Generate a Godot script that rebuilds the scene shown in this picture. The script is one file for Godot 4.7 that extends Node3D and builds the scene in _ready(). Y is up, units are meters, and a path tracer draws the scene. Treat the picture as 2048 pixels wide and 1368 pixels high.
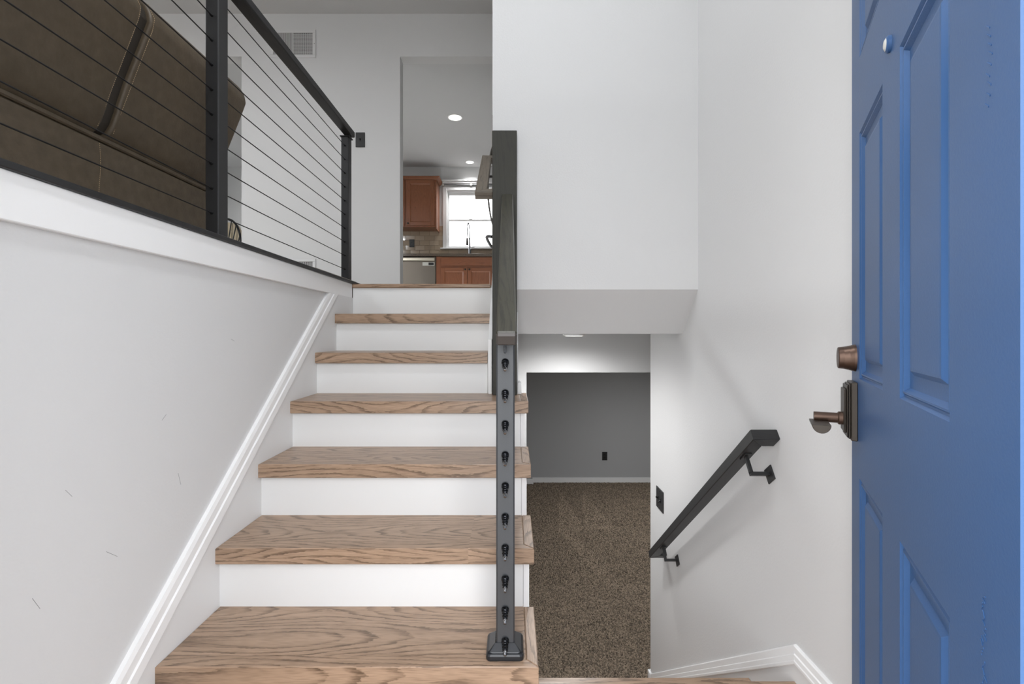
extends Node3D
# A split-level entry seen from the front doorway. Metres; x right, height above the camera's eye, depth ahead of the camera:
# V(x, h, d). The foyer floor lies at world y = 0, the eye EY above it.

const EY := 1.0326
const FLAT := 4294967295
const CEIL := 2.698       # upper ceiling above the eye
const UP := 0.281         # living floor above the eye
const LOW := -2.345       # lower floor
const HALL := 4.15        # hall wall
const KIT := 7.95         # kitchen back wall
const RW := 0.8502        # right wall

var org := Vector3.ZERO   # base of the thing being built
var sg := FLAT            # smoothing group
var ug := Vector3.RIGHT   # grain direction
var uo := Vector2.ZERO
var us := Vector2.ONE
var M := {}
var rng := RandomNumberGenerator.new()


func V(x: float, h: float, d: float) -> Vector3:
	return Vector3(x, h + EY, -d)


func _ready() -> void:
	rng.seed = 7
	# ---- camera
	var cam := Camera3D.new()
	cam.name = "camera"
	cam.position = V(0, 0, 0)
	cam.near = 0.05
	cam.far = 100.0
	cam.set_frustum(2.0 * 0.05 * 684.0 / 985.0, Vector2(1.0, -16.0) / 985.0 * 0.05, 0.05, 100.0)
	add_child(cam)
	cam.current = true
	# ---- sky and exposure
	var env := Environment.new()
	var sky := Sky.new()
	var pm := ProceduralSkyMaterial.new()
	pm.sky_top_color = Color(0.98, 0.985, 1.0)
	pm.sky_horizon_color = Color(1.0, 1.0, 0.992)
	pm.ground_bottom_color = Color(0.45, 0.45, 0.43)
	pm.ground_horizon_color = Color(0.6, 0.6, 0.58)
	pm.sky_energy_multiplier = 2.3
	pm.ground_energy_multiplier = 1.1
	sky.sky_material = pm
	env.background_mode = Environment.BG_SKY
	env.sky = sky
	env.tonemap_mode = Environment.TONE_MAPPER_LINEAR
	env.tonemap_exposure = 0.925
	env.sdfgi_enabled = true
	env.ssao_enabled = true
	env.ssil_enabled = true
	var we := WorldEnvironment.new()
	we.name = "environment"
	we.environment = env
	add_child(we)
	# ---- light fixtures outside the frame
	ceiling_lamp(V(-0.1, CEIL, 1.02), 0.19, 2.5, "round white flush ceiling lamp above the entry landing")
	ceiling_lamp(V(-3.2, CEIL, 1.7), 0.19, 6.0, "round white flush ceiling lamp above the living room behind the sofa")

	materials()
	shell()
	kitchen_shell()
	lower_level()
	stairs_up()
	stairs_down()
	guard_rail()
	stair_rail()
	wall_rails()
	front_door()
	sofa()
	fittings()
	kitchen()
	dining_chair()


# ------------------------------------------------------------------ mesh helpers

func st() -> SurfaceTool:
	var s := SurfaceTool.new()
	s.begin(Mesh.PRIMITIVE_TRIANGLES)
	return s


func uvof(p: Vector3, n: Vector3) -> Vector2:
	var g := ug
	if absf(n.dot(g)) > 0.85:
		g = Vector3(g.y, g.z, g.x)
		if absf(n.dot(g)) > 0.85:
			g = Vector3(g.y, g.z, g.x)
		g = (g - n * n.dot(g)).normalized()
		var b := n.cross(g)
		return Vector2(p.dot(g) * 0.25, p.dot(b)) * us + uo
	g = (g - n * n.dot(g)).normalized()
	return Vector2(p.dot(g), p.dot(n.cross(g))) * us + uo


func tri(s: SurfaceTool, a: Vector3, b: Vector3, c: Vector3) -> void:
	var n := (b - a).cross(c - a)
	if n.length_squared() < 1e-16:
		return
	n = n.normalized()
	for p: Vector3 in [a, c, b]:
		s.set_smooth_group(sg)
		s.set_uv(uvof(p, n))
		s.add_vertex(p - org)


func quad(s: SurfaceTool, a: Vector3, b: Vector3, c: Vector3, d: Vector3) -> void:
	tri(s, a, b, c)
	tri(s, a, c, d)


func face(s: SurfaceTool, pts: Array, centre: Vector3) -> void:
	# a convex face of a convex body, turned away from its centre
	var n: Vector3 = (pts[1] - pts[0]).cross(pts[2] - pts[0])
	if n.dot(pts[0] - centre) < 0:
		pts.reverse()
	for i in range(1, pts.size() - 1):
		tri(s, pts[0], pts[i], pts[i + 1])


func boxm(s: SurfaceTool, lo: Vector3, hi: Vector3, bev: float, m: Transform3D) -> void:
	# chamfered box between two corners of the frame m
	var c := (lo + hi) * 0.5
	var h := (hi - lo).abs() * 0.5
	bev = minf(bev, minf(h.x, minf(h.y, h.z)) * 0.9)
	var cw := m * c
	var at := func(sx: float, sy: float, sz: float, axis: int) -> Vector3:
		var p := Vector3(sx * h.x, sy * h.y, sz * h.z)
		for k in 3:
			if k != axis:
				p[k] -= signf(p[k]) * bev
		return m * (c + p)
	for a in 3:
		for sgn: float in [-1.0, 1.0]:
			var q := []
			for t in [[-1, -1], [1, -1], [1, 1], [-1, 1]]:
				var v := [0.0, 0.0, 0.0]
				v[a] = sgn
				v[(a + 1) % 3] = float(t[0])
				v[(a + 2) % 3] = float(t[1])
				q.append(at.call(v[0], v[1], v[2], a))
			face(s, q, cw)
	if bev <= 0.0:
		return
	for a in 3:
		var b := (a + 1) % 3
		var d := (a + 2) % 3
		for s1: float in [-1.0, 1.0]:
			for s2: float in [-1.0, 1.0]:
				var v := [0.0, 0.0, 0.0]
				v[b] = s1
				v[d] = s2
				var w := v.duplicate()
				v[a] = -1.0
				w[a] = 1.0
				face(s, [at.call(v[0], v[1], v[2], b), at.call(w[0], w[1], w[2], b), at.call(w[0], w[1], w[2], d), at.call(v[0], v[1], v[2], d)], cw)
	for sx: float in [-1.0, 1.0]:
		for sy: float in [-1.0, 1.0]:
			for sz: float in [-1.0, 1.0]:
				face(s, [at.call(sx, sy, sz, 0), at.call(sx, sy, sz, 1), at.call(sx, sy, sz, 2)], cw)


func box(s: SurfaceTool, x0: float, x1: float, h0: float, h1: float, d0: float, d1: float, bev := 0.0) -> void:
	var a := V(x0, h0, d0)
	var b := V(x1, h1, d1)
	boxm(s, Vector3(minf(a.x, b.x), minf(a.y, b.y), minf(a.z, b.z)), Vector3(maxf(a.x, b.x), maxf(a.y, b.y), maxf(a.z, b.z)), bev, Transform3D.IDENTITY)


func inset(poly: PackedVector2Array, r: float) -> PackedVector2Array:
	# counter-clockwise polygon moved inwards
	var out := PackedVector2Array()
	var n := poly.size()
	for i in n:
		var e0 := (poly[i] - poly[(i + n - 1) % n]).normalized()
		var e1 := (poly[(i + 1) % n] - poly[i]).normalized()
		var n0 := Vector2(-e0.y, e0.x)
		var n1 := Vector2(-e1.y, e1.x)
		var k := 1.0 + n0.dot(n1)
		out.append(poly[i] + (n0 + n1) * (r / maxf(k, 0.25)))
	return out


func prism(s: SurfaceTool, poly_in: Array, t0: float, t1: float, m: Transform3D, bev := 0.0) -> void:
	# polygon in the xy of m, extruded from t0 to t1 along its z
	var poly := PackedVector2Array(poly_in)
	if Geometry2D.is_polygon_clockwise(poly):
		poly.reverse()
	var rings := []
	var lo := minf(t0, t1)
	var hi := maxf(t0, t1)
	if bev > 0.0:
		var small := inset(poly, bev)
		rings = [[small, lo], [poly, lo + bev], [poly, hi - bev], [small, hi]]
	else:
		rings = [[poly, lo], [poly, hi]]
	var n := poly.size()
	var hand := m.basis.determinant()
	for k in rings.size() - 1:
		for i in n:
			var j := (i + 1) % n
			var a: Vector2 = rings[k][0][i]
			var b: Vector2 = rings[k][0][j]
			var c: Vector2 = rings[k + 1][0][j]
			var d: Vector2 = rings[k + 1][0][i]
			var z0: float = rings[k][1]
			var z1: float = rings[k + 1][1]
			var q := [m * Vector3(a.x, a.y, z0), m * Vector3(b.x, b.y, z0), m * Vector3(c.x, c.y, z1), m * Vector3(d.x, d.y, z1)]
			if hand < 0:
				q.reverse()
			quad(s, q[0], q[1], q[2], q[3])
	for e in 2:
		var r: Array = rings[0] if e == 0 else rings[-1]
		var ids := Geometry2D.triangulate_polygon(r[0])
		for i in range(0, ids.size(), 3):
			var p := []
			for k in 3:
				var v: Vector2 = r[0][ids[i + k]]
				p.append(m * Vector3(v.x, v.y, r[1]))
			var nn: Vector3 = (p[1] - p[0]).cross(p[2] - p[0])
			var want: Vector3 = m.basis.z * (1.0 if e == 1 else -1.0)
			if nn.dot(want) < 0:
				tri(s, p[0], p[2], p[1])
			else:
				tri(s, p[0], p[1], p[2])


func m_side() -> Transform3D:   # polygon (depth, height), extruded along x
	return Transform3D(Vector3(0, 0, -1), Vector3(0, 1, 0), Vector3(1, 0, 0), V(0, 0, 0))


func m_plan() -> Transform3D:   # polygon (x, depth), extruded along height
	return Transform3D(Vector3(1, 0, 0), Vector3(0, 0, -1), Vector3(0, 1, 0), V(0, 0, 0))


func m_front() -> Transform3D:  # polygon (x, height), extruded along depth
	return Transform3D(Vector3(1, 0, 0), Vector3(0, 1, 0), Vector3(0, 0, -1), V(0, 0, 0))


func tube(s: SurfaceTool, pts: Array, r: float, n := 10, r1 := -1.0, closed := false) -> void:
	var old := sg
	sg = 1
	var rings := []
	var up := Vector3.UP
	for i in pts.size():
		var d: Vector3
		if closed:
			d = (pts[(i + 1) % pts.size()] - pts[(i + pts.size() - 1) % pts.size()]).normalized()
		else:
			d = (pts[mini(i + 1, pts.size() - 1)] - pts[maxi(i - 1, 0)]).normalized()
		if i == 0:
			up = Vector3.UP if absf(d.y) < 0.9 else Vector3.RIGHT
		up = (up - d * up.dot(d)).normalized()
		var side := d.cross(up)
		var rr := r if r1 < 0.0 else lerpf(r, r1, float(i) / (pts.size() - 1))
		var ring := []
		for k in n:
			var a := TAU * k / n
			ring.append(pts[i] + (side * cos(a) + up * sin(a)) * rr)
		rings.append(ring)
	var m := rings.size() if closed else rings.size() - 1
	for i in m:
		var j := (i + 1) % rings.size()
		for k in n:
			var l := (k + 1) % n
			quad(s, rings[i][k], rings[j][k], rings[j][l], rings[i][l])
	sg = FLAT
	if not closed:
		for e in 2:
			var ring: Array = rings[0] if e == 0 else rings[-1]
			var c: Vector3 = pts[0] if e == 0 else pts[-1]
			for k in n:
				var l := (k + 1) % n
				if e == 0:
					tri(s, c, ring[k], ring[l])
				else:
					tri(s, c, ring[l], ring[k])
	sg = old


func lathe(s: SurfaceTool, prof: Array, m: Transform3D, n := 20) -> void:
	# profile of (radius, height) turned about the y of m, from one end to the other
	var old := sg
	for i in prof.size() - 1:
		sg = 2 + i
		var a: Vector2 = prof[i]
		var b: Vector2 = prof[i + 1]
		for k in n:
			var t0 := TAU * k / n
			var t1 := TAU * (k + 1) / n
			var p := [m * Vector3(a.x * cos(t0), a.y, a.x * sin(t0)), m * Vector3(b.x * cos(t0), b.y, b.x * sin(t0)), m * Vector3(b.x * cos(t1), b.y, b.x * sin(t1)), m * Vector3(a.x * cos(t1), a.y, a.x * sin(t1))]
			quad(s, p[0], p[1], p[2], p[3])
	sg = old


func along(at: Vector3, dir: Vector3) -> Transform3D:
	# a frame whose y runs along dir
	var y := dir.normalized()
	var x := y.cross(Vector3.UP if absf(y.y) < 0.9 else Vector3.RIGHT).normalized()
	return Transform3D(x, y, x.cross(y), at)


func obj(called: String, s: SurfaceTool, m: Material, parent: Node3D = self) -> MeshInstance3D:
	s.generate_normals()
	s.index()
	var o := MeshInstance3D.new()
	o.name = called
	o.mesh = s.commit()
	o.mesh.surface_set_material(0, m)
	if parent == self and org != Vector3.ZERO:
		o.position = org
	parent.add_child(o, true)
	return o


func tag(o: Node3D, label: String, category := "", group := "", kind := "") -> Node3D:
	o.set_meta("label", label)
	if category:
		o.set_meta("category", category)
	if group:
		o.set_meta("group", group)
	if kind:
		o.set_meta("kind", kind)
	return o


func thing(called: String, label: String, category: String, at: Vector3, group := "", kind := "") -> Node3D:
	var o := Node3D.new()
	o.name = called
	o.position = at
	org = at
	add_child(o, true)
	tag(o, label, category, group, kind)
	return o


func done() -> void:
	org = Vector3.ZERO
	ug = Vector3.RIGHT
	uo = Vector2.ZERO
	us = Vector2.ONE
	sg = FLAT


func struct(called: String, s: SurfaceTool, m: Material, label: String, category: String) -> MeshInstance3D:
	var o := obj(called, s, m)
	tag(o, label, category, "", "structure")
	return o


# ------------------------------------------------------------------ materials

func mat(r: int, g: int, b: int, rough := 0.6, metal := 0.0) -> StandardMaterial3D:
	var m := StandardMaterial3D.new()
	m.albedo_color = Color8(r, g, b)
	m.roughness = rough
	m.metallic = metal
	return m


func noise_image(size: int, freq: float, octaves: int, sd: int) -> Image:
	var n := FastNoiseLite.new()
	n.noise_type = FastNoiseLite.TYPE_SIMPLEX_SMOOTH
	n.seed = sd
	n.frequency = freq
	n.fractal_octaves = octaves
	return n.get_seamless_image(size, size)


func relief(m: StandardMaterial3D, im: Image, strength: float, metres: float) -> void:
	var b := im.duplicate() as Image
	b.convert(Image.FORMAT_RGBA8)
	b.bump_map_to_normal_map(strength)
	m.normal_enabled = true
	m.normal_texture = ImageTexture.create_from_image(b)
	m.uv1_triplanar = true
	m.uv1_world_triplanar = true
	m.uv1_scale = Vector3.ONE / metres


func tint(im: Image, lo: Color, hi: Color) -> ImageTexture:
	var out := Image.create(im.get_width(), im.get_height(), false, Image.FORMAT_RGB8)
	for y in im.get_height():
		for x in im.get_width():
			out.set_pixel(x, y, lo.lerp(hi, im.get_pixel(x, y).r))
	return ImageTexture.create_from_image(out)


func oak(w: int, h: int, wide: float, high: float, pale: Color, dark: Color, sd: int, contrast: float) -> ImageTexture:
	# sawn boards: rings of a trunk cut lengthwise, drawn out along the grain, with pores in the early wood
	var im := Image.create(w, h, false, Image.FORMAT_RGB8)
	var big := FastNoiseLite.new()
	big.seed = sd
	big.frequency = 1.0
	big.fractal_octaves = 2
	var fine := FastNoiseLite.new()
	fine.seed = sd + 5
	fine.frequency = 1.0
	fine.fractal_octaves = 1
	for y in h:
		var v := high * y / h
		for x in w:
			var u := wide * x / w
			var centre := fposmod(v, 0.15) - 0.075 + 0.03 * big.get_noise_2d(u * 0.55, floorf(v / 0.15) * 9.0 + 3.0)
			var deep := 0.062 + 0.055 * big.get_noise_2d(u * 0.8 + 40.0, floorf(v / 0.15) * 7.0)
			var r := sqrt(centre * centre + deep * deep) + 0.0030 * big.get_noise_2d(u * 5.0, v * 40.0) + 0.0007 * fine.get_noise_2d(u * 50.0, v * 250.0)
			var f := fposmod(r * 88.0, 1.0)
			var early := smoothstep(0.55, 0.95, f) * (1.0 - smoothstep(0.95, 1.0, f))
			var streak := 0.5 + 0.5 * fine.get_noise_2d(u * 16.0, v * 800.0)
			var broad := 0.5 + 0.5 * big.get_noise_2d(u * 2.0, v * 30.0 + 70.0)
			var k := clampf((early * (0.40 + 0.45 * streak + 0.40 * fine.get_noise_2d(u * 7.0, v * 20.0)) + 0.34 * smoothstep(0.45, 0.95, streak) + 0.30 * (1.0 - broad)) * contrast, 0.0, 1.0)
			im.set_pixel(x, y, pale.lerp(dark, k))
	return ImageTexture.create_from_image(im)


func materials() -> void:
	var peel := noise_image(256, 0.06, 3, 11)
	M.wall = mat(214, 214, 214, 0.75)
	relief(M.wall, peel, 0.35, 0.16)
	M.ceiling = mat(208, 208, 208, 0.9)
	relief(M.ceiling, peel, 0.3, 0.2)
	M.trim = mat(238, 238, 238, 0.35)
	M.riser = mat(233, 234, 234, 0.4)
	M.skirt = mat(224, 224, 224, 0.45)
	M.oak = mat(255, 255, 255, 0.34)
	M.oak.albedo_texture = oak(1024, 512, 1.2, 0.6, Color8(178, 150, 126), Color8(104, 84, 67), 3, 0.95)
	M.oak_dim = M.oak
	M.newel = mat(255, 255, 255, 0.55)
	M.newel.albedo_texture = oak(256, 256, 0.6, 0.3, Color8(46, 45, 36), Color8(33, 32, 26), 23, 0.8)
	M.rail_grey = mat(255, 255, 255, 0.5)
	M.rail_grey.albedo_texture = oak(256, 128, 0.6, 0.15, Color8(122, 113, 102), Color8(88, 80, 71), 25, 0.8)
	M.ebony = mat(255, 255, 255, 0.38)
	M.ebony.albedo_texture = oak(512, 256, 0.6, 0.3, Color8(66, 64, 52), Color8(40, 38, 31), 21, 1.0)
	M.black_wood = mat(255, 255, 255, 0.4)
	M.black_wood.albedo_texture = oak(512, 128, 0.6, 0.15, Color8(36, 36, 37), Color8(23, 23, 24), 31, 1.0)
	M.iron = mat(66, 68, 71, 0.4, 0.25)
	relief(M.iron, peel, 0.3, 0.05)
	M.iron_dark = mat(42, 42, 43, 0.45, 0.1)
	M.cable = mat(34, 34, 35, 0.4, 0.5)
	M.fitting = mat(44, 45, 48, 0.22, 0.9)
	M.fitting_tip = mat(132, 132, 134, 0.2, 1.0)
	M.door = mat(47, 83, 129, 0.42)
	relief(M.door, noise_image(256, 0.045, 3, 12), 0.5, 0.06)
	M.bronze = mat(86, 68, 58, 0.38, 0.75)
	M.bronze_dark = mat(70, 64, 58, 0.42, 0.7)
	M.leather = mat(255, 255, 255, 0.5)
	M.leather.albedo_texture = tint(noise_image(256, 0.02, 4, 13), Color8(82, 71, 56), Color8(100, 87, 70))
	relief(M.leather, noise_image(256, 0.08, 3, 14), 0.5, 0.25)
	M.thread = mat(196, 172, 138, 0.8)
	M.piping = mat(50, 44, 37, 0.45)
	M.cabinet = mat(255, 255, 255, 0.3)
	M.cabinet.albedo_texture = oak(512, 256, 0.8, 0.4, Color8(143, 90, 61), Color8(112, 66, 43), 41, 0.6)
	M.steel = mat(122, 115, 106, 0.38, 0.9)
	M.steel_pale = mat(205, 198, 182, 0.3, 0.9)
	M.handle = mat(120, 118, 114, 0.5, 0.2)
	M.chrome = mat(150, 152, 156, 0.15, 1.0)
	M.granite = mat(255, 255, 255, 0.15)
	M.granite.albedo_texture = tint(noise_image(256, 0.09, 4, 15), Color8(40, 34, 30), Color8(150, 132, 114))
	M.granite.uv1_triplanar = true
	M.granite.uv1_world_triplanar = true
	M.granite.uv1_scale = Vector3.ONE * 4.0
	M.tiles = [mat(176, 158, 136, 0.08), mat(170, 152, 131, 0.08), mat(181, 163, 142, 0.08)]
	M.pale_floor = mat(214, 214, 212, 0.4)
	M.grout = mat(150, 136, 120, 0.9)
	M.black = mat(22, 22, 23, 0.3)
	M.plate = mat(40, 40, 41, 0.4)
	M.vent = mat(216, 216, 216, 0.5)
	M.dark = mat(40, 40, 42, 0.8)
	M.vent_dark = mat(124, 124, 125, 0.8)
	M.label = mat(206, 206, 200, 0.5)
	M.carpet = mat(108, 96, 82, 1.0)
	M.tuft = mat(255, 255, 255, 1.0)
	M.tuft.vertex_color_use_as_albedo = true
	M.floor = mat(150, 138, 124, 0.4)
	M.porch = mat(204, 204, 202, 0.9)
	M.grass = mat(186, 185, 181, 1.0)
	M.cream = mat(206, 192, 166, 0.8)
	M.glass = mat(255, 255, 255, 0.0)
	M.glass.transparency = BaseMaterial3D.TRANSPARENCY_ALPHA
	M.glass.albedo_color = Color(1, 1, 1, 0.06)
	M.lamp = mat(255, 255, 255, 0.5)
	M.lamp.emission_enabled = true
	M.lamp.emission = Color(1, 0.98, 0.94)
	M.lamp.emission_energy_multiplier = 4.0


# ------------------------------------------------------------------ lamps

func ceiling_lamp(at: Vector3, r: float, energy: float, label: String) -> void:
	var o := thing("ceiling_light", label, "ceiling light", at)
	var s := st()
	lathe(s, [Vector2(0, -0.001), Vector2(r, -0.001), Vector2(r, -0.03), Vector2(r - 0.01, -0.03)], Transform3D(Basis(), at), 32)
	obj("canopy", s, mat(225, 225, 225, 0.5), o)
	s = st()
	lathe(s, [Vector2(r - 0.01, -0.03), Vector2(r * 0.9, -0.07), Vector2(r * 0.55, -0.095), Vector2(0, -0.105)], Transform3D(Basis(), at), 32)
	var g := mat(255, 255, 255, 0.5)
	g.emission_enabled = true
	g.emission = Color(1, 0.97, 0.93)
	g.emission_energy_multiplier = 1.5
	obj("lamp_shade", s, g, o)
	var l := AreaLight3D.new()
	l.name = "lamp_light"
	l.area_size = Vector2(r * 1.7, r * 1.7)
	l.light_energy = energy
	l.light_color = Color(0.97, 0.985, 1.0)
	l.area_range = 14.0
	l.area_attenuation = 2.0
	l.shadow_enabled = true
	l.position = Vector3(0, -0.11, 0)
	l.rotation = Vector3(-PI / 2, 0, 0)
	o.add_child(l)
	done()


func downlight(at: Vector3, r: float, energy: float, called: String, label: String, group := "", drop := 0.004, cone := 62.0, hue := Color(1, 1, 1)) -> void:
	var o := thing(called, label, "ceiling light", at, group)
	var s := st()
	lathe(s, [Vector2(r * 1.22, 0.0), Vector2(r * 1.2, -drop), Vector2(r, -drop - 0.003)], Transform3D(Basis(), at), 28)
	obj("trim_ring", s, M.trim, o)
	s = st()
	lathe(s, [Vector2(r, -drop - 0.003), Vector2(r * 0.7, -drop - 0.006), Vector2(0, -drop - 0.007)], Transform3D(Basis(), at), 28)
	obj("lamp_lens", s, M.lamp, o)
	var l := SpotLight3D.new()
	l.name = "lamp_light"
	l.light_energy = energy
	l.light_color = hue
	l.spot_angle = cone
	l.spot_angle_attenuation = 0.9
	l.spot_range = 12.0
	l.spot_attenuation = 2.0
	l.light_size = r * 0.8
	l.shadow_enabled = true
	l.position = Vector3(0, -drop - 0.03, 0)
	l.rotation = Vector3(-PI / 2, 0, 0)
	o.add_child(l)
	done()


# ------------------------------------------------------------------ the house

func shell() -> void:
	var s := st()
	# outdoors
	box(s, -40, 40, -1.6, -1.25, -40, 0.0)
	struct("ground", s, M.grass, "pale concrete drive in front of the house", "ground")
	s = st()
	box(s, -1.6, 1.5, -1.25, -1.04, -1.5, 0.24)
	struct("floor", s, M.porch, "grey concrete porch slab before the front door", "floor")
	# foyer floor, its nosing over the stairs down
	s = st()
	us = Vector2(1 / 1.2, 1 / 0.6)
	box(s, -0.905, RW, -1.30, EY * -1.0, 0.24, 1.44)
	struct("floor_foyer", s, M.oak, "brown oak landing floor just inside the front door", "floor")
	s = st()
	box(s, 0.054, RW - 0.001, -1.082, -EY + 0.001, 1.40, 1.4666, 0.004)
	struct("trim_1", s, M.oak, "brown oak nosing at the head of the stairs going down", "trim")
	us = Vector2.ONE
	# left wall below the living floor, with its fascia
	s = st()
	box(s, -1.06, -0.917, -1.30, UP, 0.24, 2.79)
	struct("wall_left", s, M.wall, "pale grey half wall below the cable guard rail, left of the stairs", "wall")
	s = st()
	for e in [[1.13, -0.505, 0.9, 0.020], [1.02, -0.33, 0.7, 0.012], [1.36, -0.40, 0.3, 0.018], [1.30, -0.22, -0.9, 0.010], [1.62, -0.02, 1.2, 0.009], [0.95, -0.52, 0.5, 0.016]]:
		boxm(s, Vector3(0, -e[3], -0.0004), Vector3(0.0004, e[3], 0.0004), 0.0, Transform3D(Basis(Vector3.RIGHT, e[2]), V(-0.917, e[1], e[0])))
	var sc := obj("scuff_mark", s, mat(150, 150, 150, 0.9), get_node("wall_left"))
	sc.set_meta("kind", "stuff")
	s = st()
	prism(s, [Vector2(0.376, 0.2035), Vector2(2.79, 0.2035), Vector2(2.79, 0.284), Vector2(0.376, 0.2975)], -0.93, -0.903, m_side(), 0.002)
	struct("trim_2", s, M.trim, "white fascia board along the floor edge under the black cable rail", "trim")
	# right wall with an end at the foot of the lower stairs
	s = st()
	box(s, RW, RW + 0.12, LOW, CEIL, 0.24, 3.0124)
	struct("wall_right", s, M.wall, "pale grey wall right of the lower stairs, behind the blue door", "wall")
	# front wall with the doorway and a living-room window
	s = st()
	box(s, -5.12, -0.456, -1.3, UP + 0.55, 0.24, 0.36)
	box(s, -5.12, -4.6, UP + 0.55, CEIL, 0.24, 0.36)
	box(s, -4.6, -2.7, UP + 2.15, CEIL, 0.24, 0.36)
	box(s, -2.7, -0.456, UP + 0.55, CEIL, 0.24, 0.36)
	box(s, -0.456, 0.41, 1.03, CEIL, 0.24, 0.36)
	box(s, 0.41, RW + 0.12, -1.3, CEIL, 0.24, 0.36)
	struct("wall_front", s, M.wall, "pale grey front wall round the doorway, behind the camera's frame edge", "wall")
	var d := thing("window_2", "white living-room picture window in the front wall", "window", V(-3.65, UP + 0.55, 0.3), "", "structure")
	s = st()
	for e in [[-4.6, -4.54, 0.55, 2.15], [-2.76, -2.7, 0.55, 2.15], [-4.54, -2.76, 0.55, 0.61], [-4.54, -2.76, 2.09, 2.15], [-3.68, -3.62, 0.61, 2.09]]:
		box(s, e[0], e[1], UP + e[2], UP + e[3], 0.26, 0.34, 0.004)
	obj("window_frame", s, M.trim, d)
	s = st()
	box(s, -4.54, -2.76, UP + 0.61, UP + 2.09, 0.295, 0.301)
	obj("pane", s, M.glass, d)
	done()
	# door jambs
	s = st()
	box(s, 0.393, 0.41, -1.04, 1.03, 0.20, 0.3805, 0.001)
	struct("trim_3", s, M.trim, "white door jamb at the hinge side of the blue door", "trim")
	s = st()
	box(s, -0.456, -0.44, -1.04, 1.03, 0.20, 0.375, 0.001)
	box(s, -0.44, 0.393, 1.014, 1.03, 0.20, 0.375, 0.001)
	struct("trim_4", s, M.trim, "white door jamb and head at the latch side of the doorway", "trim")
	# upper floor
	s = st()
	box(s, -5.0, -0.95, UP - 0.2, UP, 0.36, HALL + 0.2)
	box(s, -0.93, -0.0866, UP - 0.2, UP, 2.85, HALL + 0.2)
	struct("floor_upper", s, M.floor, "brown wood floor of the upper level beyond the top step", "floor")
	s = st()
	box(s, -5.0, 2.0, UP - 0.2, UP, HALL + 0.2, KIT + 0.1)
	struct("floor_kitchen", s, M.pale_floor, "pale tile floor of the kitchen and dining room", "floor")
	s = st()
	box(s, -5.2, 2.1, CEIL, CEIL + 0.15, 0.2, KIT + 0.2)
	struct("ceiling", s, M.ceiling, "flat white ceiling over the upper level and the entry", "ceiling")
	s = st()
	box(s, -5.12, -5.0, -1.3, CEIL, 0.24, 5.2)
	box(s, -5.12, -5.0, -1.3, UP, 5.2, 7.2)
	box(s, -5.12, -5.0, UP + 2.05, CEIL, 5.2, 7.2)
	box(s, -5.12, -5.0, -1.3, CEIL, 7.2, KIT + 0.1)
	struct("wall_west", s, M.wall, "pale grey far left wall of the living room", "wall")
	d = thing("window_3", "white sliding patio window in the dining room side wall", "window", V(-5.06, UP, 6.2), "", "structure")
	for e in [[5.2, 5.26, 0.0, 2.05], [7.14, 7.2, 0.0, 2.05], [5.26, 7.14, 0.0, 0.06], [5.26, 7.14, 1.99, 2.05], [6.17, 6.23, 0.06, 1.99]]:
		s = st()
		box(s, -5.10, -5.02, UP + e[2], UP + e[3], e[0], e[1], 0.004)
		obj("window_frame", s, M.trim, d)
	s = st()
	box(s, -5.063, -5.057, UP + 0.06, UP + 1.99, 5.26, 7.14)
	obj("pane", s, M.glass, d)
	done()
	# hall wall with two cased openings
	s = st()
	box(s, -5.0, -3.7, UP, CEIL, HALL, HALL + 0.115)
	box(s, -3.7, -2.275, 2.338, CEIL, HALL, HALL + 0.115)
	box(s, -2.275, -0.9395, UP, CEIL, HALL, HALL + 0.115)
	box(s, -0.9395, -0.0866, 2.338, CEIL, HALL, HALL + 0.115)
	struct("wall_hall", s, M.wall, "pale grey hall wall with the kitchen opening and the vents", "wall")
	# wall over the lower stairs with its sloped soffit
	s = st()
	prism(s, [Vector2(2.2452, 0.2029), Vector2(2.4451, 0.0012), Vector2(2.62, 0.0012), Vector2(2.36, 0.262), Vector2(2.36, CEIL), Vector2(2.2452, CEIL)], -0.0866, RW, m_side())
	struct("wall_stair", s, M.wall, "broad pale wall above the lower stairs with sloped soffit edge", "wall")
	# wall between the two flights
	s = st()
	box(s, -0.0866, 0.03, LOW, 0.1, 2.2452 + 0.01, HALL)
	box(s, -0.0866, 0.03, 0.1, CEIL, 2.36, HALL + 0.115)
	struct("wall_middle", s, M.wall, "pale grey wall between the upper hall and the lower stairs, behind the newel", "wall")
	# baseboard and raking skirt on the right wall
	var k := -0.748
	var zc := 1.4705
	var hc := -0.9259
	var ze := 2.99
	var he := hc + k * (ze - zc)
	s = st()
	prism(s, [Vector2(0.39, -EY), Vector2(0.39, hc - 0.035), Vector2(zc - 0.02, hc - 0.035), Vector2(ze, he - 0.055), Vector2(ze, he - 0.40), Vector2(zc, -1.30)], RW - 0.010, RW + 0.002, m_side())
	struct("baseboard_right", s, M.skirt, "pale skirt board along the right wall down the lower stairs", "baseboard")
	# its cap moulding in two mitred lengths
	s = st()
	cap_run(s, Vector2(0.39, hc), Vector2(zc, hc), Vector2(0, 1), Vector2(-k, 1).normalized(), RW, -1.0, 0.050, true)
	cap_run(s, Vector2(zc, hc), Vector2(ze, he), Vector2(-k, 1).normalized(), Vector2(0, 1), RW, -1.0, 0.050, false)
	struct("trim_5", s, M.trim, "white cap moulding on the right wall that turns down with the stairs", "trim")
	s = st()
	box(s, RW - 0.012, RW + 0.13, LOW, -2.055, 3.0124, 3.026, 0.003)
	box(s, RW - 0.014, RW, LOW, -2.055, 2.985, 3.026, 0.003)
	struct("trim_6", s, M.trim, "white skirt block round the lower end of the right wall", "trim")


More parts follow.
